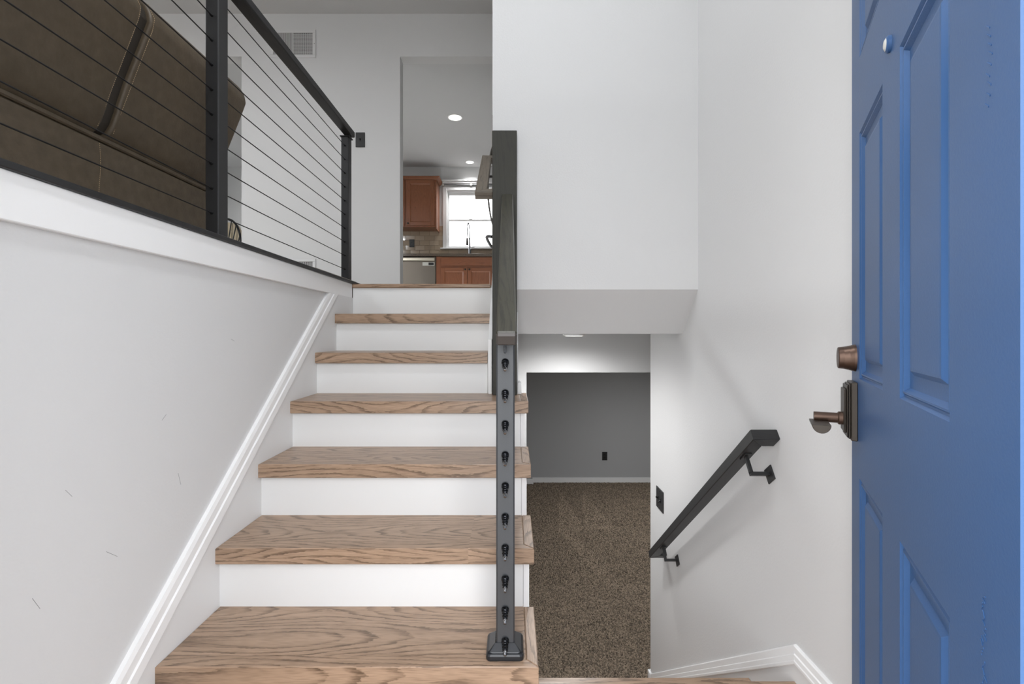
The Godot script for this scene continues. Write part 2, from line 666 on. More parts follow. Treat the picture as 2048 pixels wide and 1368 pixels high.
func cap_run(s: SurfaceTool, a: Vector2, b: Vector2, _u0: Vector2, _u1: Vector2, wall_x: float, side: float, wide: float, first: bool) -> void:
	# a stepped moulding between two points (depth, height) of its upper edge; ends plumb, or mitred at the shared corner
	var dir := (b - a).normalized()
	var nrm := Vector2(-dir.y, dir.x)
	var other := Vector2(1, -0.748).normalized() if first else Vector2(1, 0)
	var mit := (Vector2(-dir.y, dir.x) + Vector2(-other.y, other.x)).normalized()
	var prof := [Vector2(0.0, 0.006), Vector2(0.004, 0.009), Vector2(0.022, 0.010), Vector2(0.025, 0.013), Vector2(0.038, 0.014), Vector2(0.041, 0.016), Vector2(wide - 0.002, 0.016), Vector2(wide, 0.013)]
	var pts0 := []
	var pts1 := []
	for p: Vector2 in prof + [Vector2(wide, 0.0), Vector2(0.0, 0.0)]:
		var m_off := mit * (p.x / mit.dot(nrm))
		var plumb := Vector2(0, p.x / nrm.y)
		var q0 := a - (m_off if not first else plumb)
		var q1 := b - (m_off if first else plumb)
		pts0.append(V(wall_x + side * p.y, q0.y, q0.x))
		pts1.append(V(wall_x + side * p.y, q1.y, q1.x))
	var c := Vector3.ZERO
	for p: Vector3 in pts0 + pts1:
		c += p / (2.0 * pts0.size())
	for i in pts0.size():
		var j := (i + 1) % pts0.size()
		face(s, [pts0[i], pts0[j], pts1[j], pts1[i]], c)
	face(s, pts0.duplicate(), c)
	face(s, pts1.duplicate(), c)


func kitchen_shell() -> void:
	var s := st()
	# back wall round the window
	box(s, -5.0, -1.045, UP, CEIL, KIT, KIT + 0.14)
	box(s, -0.279, 2.0, UP, CEIL, KIT, KIT + 0.14)
	box(s, -1.045, -0.279, UP, 1.375, KIT, KIT + 0.14)
	box(s, -1.045, -0.279, 2.316, CEIL, KIT, KIT + 0.14)
	var w := struct("wall_kitchen", s, M.wall, "grey kitchen back wall with window and beige tile backsplash", "wall")
	s = st()
	box(s, 2.0, 2.12, UP, CEIL, HALL, KIT + 0.14)
	box(s, -0.0866, 2.1, UP, CEIL, HALL + 0.115, HALL + 0.2)
	struct("wall_east", s, M.wall, "pale grey right wall of the kitchen, out of sight", "wall")
	# subway tiles, each its own piece of the wall
	s = st()
	box(s, -2.10, -1.106, 1.18, 1.70, KIT - 0.004, KIT)
	box(s, -1.106, -0.2, 1.18, 1.364, KIT - 0.004, KIT)
	obj("grout", s, M.grout, w)
	var th := 0.0762
	var tw := 0.1524
	for row in 7:
		var h0 := 1.195 + row * (th + 0.002)
		var off := 0.5 * tw if row % 2 else 0.0
		for col in 14:
			var x0 := -2.10 + off - 0.07 + col * (tw + 0.002)
			var x1 := x0 + tw
			x0 = maxf(x0, -2.1)
			var lim := -1.108 if row > 1 else -0.2
			x1 = minf(x1, lim)
			var h1 := h0 + th
			if h0 + 0.02 > 1.364 and h0 < 1.364 and x1 > -1.108:
				h1 = 1.364 if h1 > 1.364 else h1
			if x1 - x0 < 0.015:
				continue
			s = st()
			var tilt := Transform3D(Basis.from_euler(Vector3(rng.randf_range(-0.03, 0.03), rng.randf_range(-0.02, 0.02), 0)), V((x0 + x1) / 2, (h0 + h1) / 2, KIT - 0.006))
			boxm(s, Vector3(-(x1 - x0) / 2, -(h1 - h0) / 2, -0.004), Vector3((x1 - x0) / 2, (h1 - h0) / 2, 0.004), 0.002, tilt)
			obj("tile", s, M.tiles[rng.randi() % 3], w)
	# double-hung window
	var d := thing("window_1", "white double-hung kitchen window over the sink, bright with daylight", "window", V(-0.662, 1.364, KIT), "", "structure")
	s = st()
	box(s, -1.106, -1.045, 1.388, 2.377, KIT - 0.02, KIT, 0.004)
	box(s, -0.279, -0.218, 1.388, 2.377, KIT - 0.02, KIT, 0.004)
	box(s, -1.045, -0.279, 2.316, 2.377, KIT - 0.02, KIT, 0.004)
	obj("casing", s, M.trim, d)
	s = st()
	box(s, -1.12, -0.204, 2.42, 2.45, KIT - 0.05, KIT, 0.006)
	box(s, -1.13, -0.194, 2.45, 2.472, KIT - 0.07, KIT, 0.006)
	obj("cornice", s, M.trim, d)
	s = st()
	box(s, -1.146, -0.178, 1.364, 1.388, KIT - 0.05, KIT + 0.06, 0.005)
	obj("window_sill", s, M.trim, d)
	s = st()
	box(s, -1.045, -1.030, 1.388, 2.316, KIT, KIT + 0.10)
	box(s, -0.294, -0.279, 1.388, 2.316, KIT, KIT + 0.10)
	box(s, -1.03, -0.294, 2.300, 2.316, KIT, KIT + 0.10)
	obj("window_frame", s, M.trim, d)
	for k in 2:
		var h0 := 1.388 if k == 0 else 1.836
		var h1 := 1.858 if k == 0 else 2.300
		var z := KIT + (0.045 if k == 0 else 0.072)
		s = st()
		box(s, -1.03, -1.009, h0, h1, z - 0.015, z + 0.015, 0.003)
		box(s, -0.315, -0.294, h0, h1, z - 0.015, z + 0.015, 0.003)
		box(s, -1.009, -0.315, h0, h0 + (0.034 if k == 0 else 0.022), z - 0.015, z + 0.015, 0.003)
		box(s, -1.009, -0.315, h1 - (0.022 if k == 0 else 0.043), h1, z - 0.015, z + 0.015, 0.003)
		var sash := obj("sash", s, M.trim, d)
		s = st()
		box(s, -1.009, -0.315, h0 + 0.02, h1 - 0.02, z - 0.003, z + 0.003)
		obj("pane", s, M.glass, sash)
	s = st()
	box(s, -0.69, -0.634, 1.858, 1.87, KIT + 0.03, KIT + 0.06, 0.003)
	obj("sash_lock", s, M.steel, d)
	done()


func lower_level() -> void:
	var s := st()
	box(s, -1.6, 3.0, LOW - 0.1, LOW - 0.006, 1.4, 8.0)
	struct("floor_lower", s, M.carpet, "floor below the brown carpet of the lower level", "floor")
	carpet()
	# ceiling, header over the wide opening, walls
	s = st()
	box(s, 0.03, 2.6, 0.0012, 0.08, 2.5, 7.9)
	box(s, -1.6, 0.03, -0.02, 0.08, HALL, 7.9)
	struct("ceiling_lower", s, M.ceiling, "low white ceiling over the lower hall", "ceiling")
	s = st()
	box(s, 0.03, 0.1264, LOW, 0.0012, HALL, HALL + 0.12)
	box(s, 0.1264, 1.95, -0.3244, 0.0012, HALL, HALL + 0.12)
	box(s, 1.95, 2.6, LOW, 0.0012, HALL, HALL + 0.12)
	box(s, -1.6, 0.03, LOW, 0.0, HALL, HALL + 0.12)
	struct("wall_header", s, M.wall, "grey header wall over the opening to the lower room", "wall")
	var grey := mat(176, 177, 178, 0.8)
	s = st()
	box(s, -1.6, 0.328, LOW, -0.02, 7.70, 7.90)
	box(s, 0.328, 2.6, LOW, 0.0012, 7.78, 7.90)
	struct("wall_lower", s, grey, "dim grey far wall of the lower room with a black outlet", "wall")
	s = st()
	box(s, 2.6, 2.72, LOW, 0.0012, 2.9, 7.9)
	box(s, RW + 0.1, 2.7, LOW, 0.0012, 2.85, 2.97)
	struct("wall_lower_right", s, M.wall, "grey right wall of the lower rooms, out of sight", "wall")
	s = st()
	box(s, -1.72, -1.6, LOW, 0.0, 4.1, 7.9)
	struct("wall_lower_left", s, M.wall, "grey left wall of the lower room, out of sight", "wall")
	s = st()
	box(s, -1.6, 0.342, LOW, LOW + 0.079, 7.686, 7.70, 0.003)
	box(s, 0.328, 2.6, LOW, LOW + 0.079, 7.766, 7.78, 0.003)
	struct("baseboard_lower", s, M.trim, "white baseboard along the far wall above the carpet", "baseboard")
	# upper fill between the lower ceiling and the rooms above
	downlight(V(0.462, 0.0012, 3.64), 0.0685, 1.3, "ceiling_light", "thin round lamp glowing on the low ceiling above the lower stairs", "", 0.012, 86.0)
	downlight(V(0.24, 0.0121, 2.68), 0.066, 0.7, "ceiling_light", "round lamp on the low ceiling just behind the sloped soffit, out of sight", "", 0.004, 86.0)
	downlight(V(1.9, 0.0012, 5.6), 0.066, 3.4, "ceiling_light", "round lamp on the lower room ceiling, right of the opening", "", 0.008, 80.0)


func carpet() -> void:
	# cut pile: one field of small tufts over the floor that the stairwell shows
	var s := st()
	sg = 1
	lathe(s, [Vector2(0.0062, 0.0), Vector2(0.0070, 0.007), Vector2(0.0035, 0.0125), Vector2(0.0, 0.0135)], Transform3D.IDENTITY, 5)
	sg = FLAT
	s.generate_normals()
	s.index()
	var mesh := s.commit()
	mesh.surface_set_material(0, M.tuft)
	var spots := PackedVector3Array()
	var cols := PackedColorArray()
	var tone := FastNoiseLite.new()
	tone.seed = 5
	tone.frequency = 6.0
	var z := 3.0
	while z < 7.77:
		var step := 0.0095 if z < 4.6 else (0.0115 if z < 6.0 else 0.014)
		var x := maxf(-0.05, 0.02 * z)
		var xe := minf(2.4, 0.30 * z)
		while x < xe:
			var p := Vector3(x + rng.randf_range(-0.5, 0.5) * step, 0, z + rng.randf_range(-0.5, 0.5) * step)
			if not (p.x > RW - 0.02 and p.z < 3.04) and not (p.x < 0.13 and p.z > HALL - 0.01 and p.z < HALL + 0.13) and not (p.x < 0.35 and p.z > 7.68):
				spots.append(p)
				var g := rng.randf()
				var c := 0.50 + 0.95 * g + 0.10 * tone.get_noise_2d(p.x, p.z)
				if rng.randf() < 0.10:
					c *= 0.5
				# nap brushed by the vacuum cleaner
				var streak := 0.0
				if p.z > 4.6 and p.z < 7.4:
					# two wedges by the far wall and a long one nearer
					if p.z > 5.9:
						var e := (p.z - 5.9) / 1.5
						if absf(p.x - 0.72) < 0.16 * (1.0 - e) or absf(p.x - 1.06) < 0.17 * (1.0 - e):
							streak = 0.22
					elif absf(p.x - lerpf(0.95, 0.62, clampf((p.z - 4.6) / 1.3, 0, 1))) < 0.07:
						streak = 0.16
				c *= 1.0 + streak
				cols.append(Color(0.225 * c, 0.178 * c, 0.132 * c))
			x += step
		z += step
	var mm := MultiMesh.new()
	mm.transform_format = MultiMesh.TRANSFORM_3D
	mm.use_colors = true
	mm.mesh = mesh
	mm.instance_count = spots.size()
	for i in spots.size():
		var b := Basis.from_euler(Vector3(rng.randf_range(-0.5, 0.5), rng.randf() * TAU, rng.randf_range(-0.5, 0.5))).scaled(Vector3.ONE * rng.randf_range(0.85, 1.25))
		mm.set_instance_transform(i, Transform3D(b, V(spots[i].x, LOW - 0.007, spots[i].z)))
		mm.set_instance_color(i, cols[i])
	var o := MultiMeshInstance3D.new()
	o.name = "carpet"
	o.multimesh = mm
	add_child(o)
	tag(o, "speckled brown cut-pile carpet on the lower level floor", "carpet", "", "stuff")


# ------------------------------------------------------------------ stairs

const T_Z := 1.2473
const T_H := -0.8431
const RUN := 0.254
const RISE := 0.1894
const DEEP := 0.2764
const TH := 0.0495


func stairs_up() -> void:
	var o := thing("staircase", "upper flight of brown oak treads and white risers to the living level", "stairs", V(-0.43, -EY, T_Z + 0.02))
	us = Vector2(1 / 1.2, 1 / 0.6)
	for k in 6:
		var z := T_Z + RUN * k
		var h := T_H + RISE * k
		var zb := z + DEEP + 0.012
		uo = Vector2(0.86 + 0.03 * k, 0.23 * k + 0.1)
		ug = Vector3.RIGHT if k % 2 == 0 else Vector3.LEFT
		var s := st()
		if k < 4:
			prism(s, [Vector2(-0.903, z), Vector2(0.0685, z), Vector2(0.0385, z + 0.03), Vector2(0.0385, zb), Vector2(-0.903, zb)], h - TH, h, m_plan(), 0.0022)
		else:
			prism(s, [Vector2(-0.903, z), Vector2(-0.1105, z), Vector2(-0.1105, zb), Vector2(-0.903, zb)], h - TH, h, m_plan(), 0.0022)
		var t := obj("tread", s, M.oak, o)
		if k < 4:
			s = st()
			ug = Vector3.FORWARD
			uo = Vector2(0.1 + 0.07 * k, 0.31 + 0.2 * k)
			prism(s, [Vector2(0.069, z), Vector2(0.069, zb - (0.012 if k < 3 else 0.0)), Vector2(0.039, zb - (0.012 if k < 3 else 0.0)), Vector2(0.039, z + 0.03)], h - TH, h, m_plan(), 0.0022)
			obj("return_nosing", s, M.oak, t)
	# risers
	for k in 7:
		var zf := T_Z + RUN * k + 0.0224
		var h1 := T_H + RISE * k - TH
		var h0 := T_H + RISE * (k - 1)
		var xr := 0.0355
		if k > 3:
			xr = -0.1105
		if k == 6:
			zf = 2.79 + 0.012
			h1 = 0.261
		var s := st()
		box(s, -0.903, xr, h0 - 0.004, h1 + 0.002, zf, zf + 0.016)
		obj("riser", s, M.riser, o)
	# landing nosing, thin
	var s2 := st()
	ug = Vector3.RIGHT
	uo = Vector2(0.95, 0.77)
	prism(s2, [Vector2(2.79, 0.2665), Vector2(2.795, 0.261), Vector2(2.86, 0.261), Vector2(2.86, 0.284), Vector2(2.795, 0.284), Vector2(2.79, 0.2785)], -0.903, -0.1218, m_side())
	obj("landing_nosing", s2, M.oak, o)
	# skirt board against the left wall
	var k2 := 0.758
	var s := st()
	prism(s, [Vector2(1.12, -EY), Vector2(1.12, -0.8394 + k2 * (1.12 - 1.1812)), Vector2(2.56, 0.2055), Vector2(2.80, 0.2055), Vector2(2.80, -0.2), Vector2(1.6, -EY)], -0.9175, -0.903, m_side())
	obj("skirt_board", s, M.skirt, o)
	# its cap moulding
	s = st()
	var a := Vector2(1.06, -0.7991 + k2 * (1.06 - 1.1245))
	var b := Vector2(2.437, 0.2035)
	var n := Vector2(-k2, 1).normalized()
	var prof := [Vector2(0.0, -0.004), Vector2(0.0, 0.008), Vector2(0.012, 0.012), Vector2(0.034, 0.012), Vector2(0.038, 0.016), Vector2(0.064, 0.017), Vector2(0.070, 0.013), Vector2(0.070, -0.004)]
	var p0 := []
	var p1 := []
	for p: Vector2 in prof:
		var dv := p.x / n.y
		p0.append(V(-0.913 + p.y, a.y - dv, a.x))
		# cut level under the fascia
		p1.append(V(-0.913 + p.y, b.y, b.x + dv / k2))
	var c := V(-0.91, (a.y + b.y) / 2 - 0.04, (a.x + b.x) / 2)
	for i in prof.size():
		var j := (i + 1) % prof.size()
		face(s, [p0[i], p0[j], p1[j], p1[i]], c)
	face(s, p0.duplicate(), c)
	face(s, p1.duplicate(), c)
	obj("cap_moulding", s, M.trim, o)
	# outer string under the right ends, cut to the steps
	s = st()
	var saw := []
	for k in 4:
		var zf := T_Z + RUN * k + 0.0224
		saw.append(Vector2(zf, T_H + RISE * (k - 1) - (TH if k > 0 else 0.0) if k > 0 else -EY))
		saw.append(Vector2(zf, T_H + RISE * k - TH))
	saw.append(Vector2(2.24, T_H + RISE * 3 - TH))
	saw.append(Vector2(2.24, -1.0))
	saw.append(Vector2(1.75, -EY))
	# the front of each step sits on the tread below
	var steps := []
	for k in 4:
		var zf := T_Z + RUN * k + 0.0224
		var base: float = T_H + RISE * (k - 1) if k > 0 else -EY
		steps.append(Vector2(zf, base))
		steps.append(Vector2(zf, T_H + RISE * k - TH))
		if k < 3:
			steps.append(Vector2(zf + RUN, T_H + RISE * k - TH))
	steps.append(Vector2(2.24, T_H + RISE * 3 - TH))
	steps.append(Vector2(2.24, -1.03))
	prism(s, steps, 0.0365, 0.0545, m_side())
	obj("outer_string", s, M.trim, o)
	# skirt against the hall side wall: a plinth on the fourth tread, then a raking top
	s = st()
	prism(s, [Vector2(2.262, -0.2745), Vector2(2.262, -0.026), Vector2(2.30, -0.026), Vector2(2.79, 0.345), Vector2(2.84, 0.345), Vector2(2.84, -0.2745)], -0.1085, -0.0905, m_side(), 0.0015)
	obj("side_skirt", s, M.trim, o)
	s = st()
	box(s, 0.027, 0.045, -0.2745, -0.221, 2.248, 2.275, 0.002)
	box(s, 0.029, 0.043, -0.221, -0.214, 2.250, 2.275, 0.002)
	obj("trim_block", s, M.trim, o)
	# closing panel under the flight, towards the lower stairs
	s = st()
	prism(s, [Vector2(1.30, -1.3), Vector2(1.30, -1.04), Vector2(1.75, -EY), Vector2(2.24, -0.64), Vector2(2.24, LOW), Vector2(1.30, LOW)], 0.020, 0.050, m_side())
	obj("side_panel", s, M.wall, o)
	done()


func stairs_down() -> void:
	var o := thing("staircase_001", "lower flight of brown oak treads below the entry landing", "stairs", V(0.45, LOW, 2.4))
	us = Vector2(1 / 1.2, 1 / 0.6)
	for k in 6:
		var z := 1.7411 + RUN * k
		var h := -1.2135 - 0.1886 * k
		uo = Vector2(0.1, 0.17 * k)
		var s := st()
		prism(s, [Vector2(0.0545, z), Vector2(RW - 0.011, z), Vector2(RW - 0.011, z - 0.29), Vector2(0.0545, z - 0.29)], h - 0.045, h, m_plan(), 0.003)
		obj("tread", s, M.oak, o)
		s = st()
		box(s, 0.0545, RW - 0.011, h - (0.19 if k < 5 else 0.17), h - 0.045, z - 0.04, z - 0.022)
		obj("riser", s, M.riser, o)
	var s := st()
	box(s, 0.0545, RW - 0.011, -1.22, -1.082, 1.425, 1.445)
	obj("riser", s, M.riser, o)
	done()


# ------------------------------------------------------------------ rails

func guard_rail() -> void:
	var o := thing("cable_railing", "black guard rail with steel posts and thin horizontal cables along the upper floor edge", "railing", V(-0.96, UP, 1.8))
	# shoe board on the floor edge, 15 mm out of level as built
	us = Vector2(1 / 0.6, 1 / 0.3)
	ug = Vector3.FORWARD
	var s := st()
	prism(s, [Vector2(0.376, 0.2972), Vector2(2.93, 0.2832), Vector2(2.93, 0.2982), Vector2(0.376, 0.3121)], -1.03, -0.894, m_side(), 0.002)
	obj("base_rail", s, M.black_wood, o)
	s = st()
	prism(s, [Vector2(2.25, 0.3020), Vector2(2.84, 0.2988), Vector2(2.84, 0.3012), Vector2(2.25, 0.3044)], -0.909, -0.897, m_side())
	obj("edge_strip", s, M.steel_pale, o)
	var z_post := [0.42, 1.58, 2.84]
	for z: float in z_post:
		s = st()
		box(s, -0.983, -0.940, 0.296, 1.1385, z, z + 0.0545, 0.003)
		var p := obj("post", s, M.iron_dark, o)
		s = st()
		box(s, -0.990, -0.932, 1.1385, 1.145, z - 0.006, z + 0.06, 0.002)
		obj("top_plate", s, M.iron_dark, p)
		s = st()
		box(s, -0.993, -0.930, 0.297, 0.305, z - 0.008, z + 0.062, 0.002)
		obj("foot_plate", s, M.iron_dark, p)
	for i in 10:
		var at := func(z: float) -> Vector3:
			return V(-0.961, 0.3885 + 0.0791 * i - 0.0115 * (z - 1.58), z)
		s = st()
		tube(s, [at.call(0.45), at.call(1.6), at.call(2.87)], 0.0019, 8)
		var c := obj("cable", s, M.cable, o)
		for k in 2:
			s = st()
			var z: float = z_post[k + 1]
			lathe(s, [Vector2(0.0, -0.012), Vector2(0.0028, -0.012), Vector2(0.0040, -0.007), Vector2(0.0046, 0.0), Vector2(0.0, 0.001)], along(at.call(z), Vector3(0, 0, -1)), 12)
			obj("ferrule", s, M.cable, c)
	s = st()
	box(s, -0.966, -0.914, 1.145, 1.1785, 0.376, 2.878, 0.004)
	obj("handrail", s, M.black_wood, o)
	done()


func stair_rail() -> void:
	var o := thing("stair_railing", "olive black stair rail with steel cable post on the bottom tread and wooden newel", "railing", V(-0.0165, T_H, 1.3165))
	us = Vector2(1 / 0.6, 1 / 0.3)
	# newel board against the wall end
	ug = Vector3.UP
	uo = Vector2(0.2, 0.33)
	var s := st()
	box(s, -0.0858, 0.0243, -0.2745, 0.9155, 2.213, 2.2452, 0.002)
	obj("newel_post", s, M.newel, o)
	# steel post and its cover
	var x0 := -0.0403
	var x1 := 0.0083
	ug = Vector3.RIGHT
	s = st()
	box(s, x0, x1, T_H, 0.03, 1.2915, 1.3410, 0.004)
	var post := obj("post", s, M.iron, o)
	for i in 10:
		var h := -0.0721 - 0.081 * i
		s = st()
		var f := along(V(-0.0165, h, 1.2915), Vector3(0, -0.62, 1))
		f.basis = f.basis.scaled(Vector3.ONE * 1.18)
		lathe(s, [Vector2(0.0, 0.0), Vector2(0.0082, 0.0), Vector2(0.0082, 0.006), Vector2(0.0068, 0.008), Vector2(0.0068, 0.011), Vector2(0.0060, 0.012), Vector2(0.0066, 0.014), Vector2(0.0066, 0.017), Vector2(0.0054, 0.018), Vector2(0.0060, 0.020), Vector2(0.0056, 0.023), Vector2(0.0042, 0.0245)], f, 16)
		var c := obj("cable_fitting", s, M.fitting, post)
		s = st()
		lathe(s, [Vector2(0.0042, 0.0245), Vector2(0.0042, 0.030), Vector2(0.0030, 0.0335), Vector2(0.0, 0.0345)], f, 14)
		var tip := obj("fitting_tip", s, M.fitting_tip, o)
		tip.set_meta("label", "bright steel cable fitting tip")
		c.set_meta("label", "dark ribbed cable fitting")
	# pyramid cover on the tread
	s = st()
	var cx := -0.0170
	var cz := 1.3163
	var levels := [[0.0480, 0.0], [0.0490, 0.004], [0.0490, 0.012], [0.0470, 0.0165], [0.0435, 0.018], [0.0420, 0.020], [0.0262, 0.034], [0.0250, 0.0345]]
	for i in levels.size() - 1:
		var q0 := []
		var q1 := []
		for e in 2:
			var r: float = levels[i + e][0]
			var hh: float = T_H + levels[i + e][1]
			var rc := 0.010 if i + e < 5 else (0.004 if i + e < 6 else 0.0005)
			for cn in 4:
				var ang := PI / 2 * cn
				for st_ in 4:
					var a := ang + PI / 2 * st_ / 3.0
					var ox := signf(cos(ang + PI / 4)) * (r - rc)
					var oz := signf(sin(ang + PI / 4)) * (r - rc)
					var p := V(cx + ox + cos(a) * rc, hh, cz + oz + sin(a) * rc)
					if e == 0:
						q0.append(p)
					else:
						q1.append(p)
		var ctr := V(cx, T_H + 0.012, cz)
		for k in q0.size():
			var l := (k + 1) % q0.size()
			face(s, [q0[k], q0[l], q1[l], q1[k]], ctr)
	obj("post_cover", s, mat(34, 36, 40, 0.3, 0.2), o)
	# sloped hand rail from the post to the newel
	var a := V(-0.0125, 0.005, 1.212)
	var b := V(-0.0185, 0.6287, 2.213)
	var y := (b - a).normalized()
	var xx := Vector3(1, 0, 0)
	xx = (xx - y * xx.dot(y)).normalized()
	var zz := xx.cross(y)     # points up from the rail's top face or down from it
	if zz.y < 0:
		zz = -zz
	var m := Transform3D(xx, y, zz, a)
	ug = y
	uo = Vector2(0.1, 0.05)
	var length := (b - a).length()
	s = st()
	boxm(s, Vector3(-0.0255, 0.0, -0.034), Vector3(0.0255, length + 0.01, 0.0), 0.004, m)
	obj("handrail", s, M.ebony, o)
	s = st()
	uo = Vector2(0.3, 0.2)
	boxm(s, Vector3(-0.0262, -0.012, -0.0345), Vector3(0.0262, 0.0, 0.0005), 0.006, m)
	obj("end_cap", s, mat(66, 61, 58, 0.45), o)
	s = st()
	box(s, x0 + 0.004, x1 - 0.004, 0.02, 0.035, 1.295, 1.338, 0.002)
	boxm(s, Vector3(-0.02, 0.03, -0.040), Vector3(0.02, 0.16, -0.034), 0.001, m)
	lathe(s, [Vector2(0.0, -0.05), Vector2(0.0035, -0.048), Vector2(0.0035, -0.03)], Transform3D(Basis(), V(-0.0165, 0.0, 1.262)), 10)
	obj("rail_bracket", s, M.iron, o)
	# cables from the post up to the newel
	for i in 9:
		var h := -0.0721 - 0.081 * i
		var e := V(-0.0165, h, 1.34)
		var up := V(-0.0165, h + 0.74 * 0.874, 2.214)
		s = st()
		tube(s, [e, up], 0.0019, 8)
		obj("cable", s, M.cable, o)
	done()


func bracketed_rail(o: Node3D, wall: float, side: float, z0: float, h0: float, z1: float, h1: float, x_in: float, x_out: float, tall: float, wood: Material, at_s: Array) -> void:
	# a rail that follows the stairs at a wall and returns to it at both ends; (z, h) are on its lower face
	var a := V(0, h0, z0)
	var b := V(0, h1, z1)
	var t := (b - a).normalized()
	var up := Vector3(0, -t.z, t.y)
	if up.y < 0:
		up = -up
	var m := Transform3D(Vector3.RIGHT, t, up, a)
	if m.basis.determinant() < 0:
		pass
	var length := (b - a).length()
	var w := 0.050
	ug = t
	us = Vector2(1 / 0.6, 1 / 0.15)
	var s := st()
	prism(s, [Vector2(x_in, 0), Vector2(x_out, w), Vector2(x_out, length - w), Vector2(x_in, length)], 0.0, tall, m, 0.002)
	obj("handrail", s, wood, o)
	ug = Vector3.RIGHT
	for e in 2:
		s = st()
		if e == 0:
			prism(s, [Vector2(x_in, 0), Vector2(wall, 0), Vector2(wall, w), Vector2(x_out, w)], 0.0, tall, m, 0.002)
		else:
			prism(s, [Vector2(x_in, length), Vector2(wall, length), Vector2(wall, length - w), Vector2(x_out, length - w)], 0.0, tall, m, 0.002)
		obj("rail_return", s, wood, o)
	var xc := (x_in + x_out) / 2
	for q: float in at_s:
		s = st()
		boxm(s, Vector3(xc - 0.006, q - 0.006, -0.062), Vector3(xc + 0.006, q + 0.006, -0.003), 0.0012, m)
		var x_lo := minf(xc - 0.006 * side, wall - 0.004 * side)
		var x_hi := maxf(xc - 0.006 * side, wall - 0.004 * side)
		boxm(s, Vector3(x_lo, q - 0.006, -0.068), Vector3(x_hi, q + 0.006, -0.056), 0.0012, m)
		var arm := obj("bracket", s, M.plate, o)
		s = st()
		boxm(s, Vector3(xc - 0.012, q - 0.024, -0.004), Vector3(xc + 0.012, q + 0.024, 0.0), 0.001, m)
		obj("saddle_plate", s, M.plate, arm)
		s = st()
		boxm(s, Vector3(minf(wall, wall - 0.005 * side), q - 0.024, -0.088), Vector3(maxf(wall, wall - 0.005 * side), q + 0.024, -0.040), 0.001, m)
		obj("wall_plate", s, M.plate, arm)


func wall_rails() -> void:
	var o := thing("wall_handrail", "black wooden handrail on steel brackets sloping down the right wall", "handrail", V(RW, -1.15, 2.7))
	bracketed_rail(o, RW, 1.0, 1.557, -0.334, 2.732, -1.2426, 0.765, 0.8115, 0.036, M.black_wood, [0.125, 1.265])
	done()
	o = thing("wall_handrail_001", "short dark handrail rising behind the newel beside the upper steps", "handrail", V(-0.0866, 0.6, 2.35))
	bracketed_rail(o, -0.0870, -1.0, 2.30, 0.628, 2.872, 1.005, -0.170, -0.116, 0.036, M.rail_grey, [0.33, 0.60])
	done()


# ------------------------------------------------------------------ front door

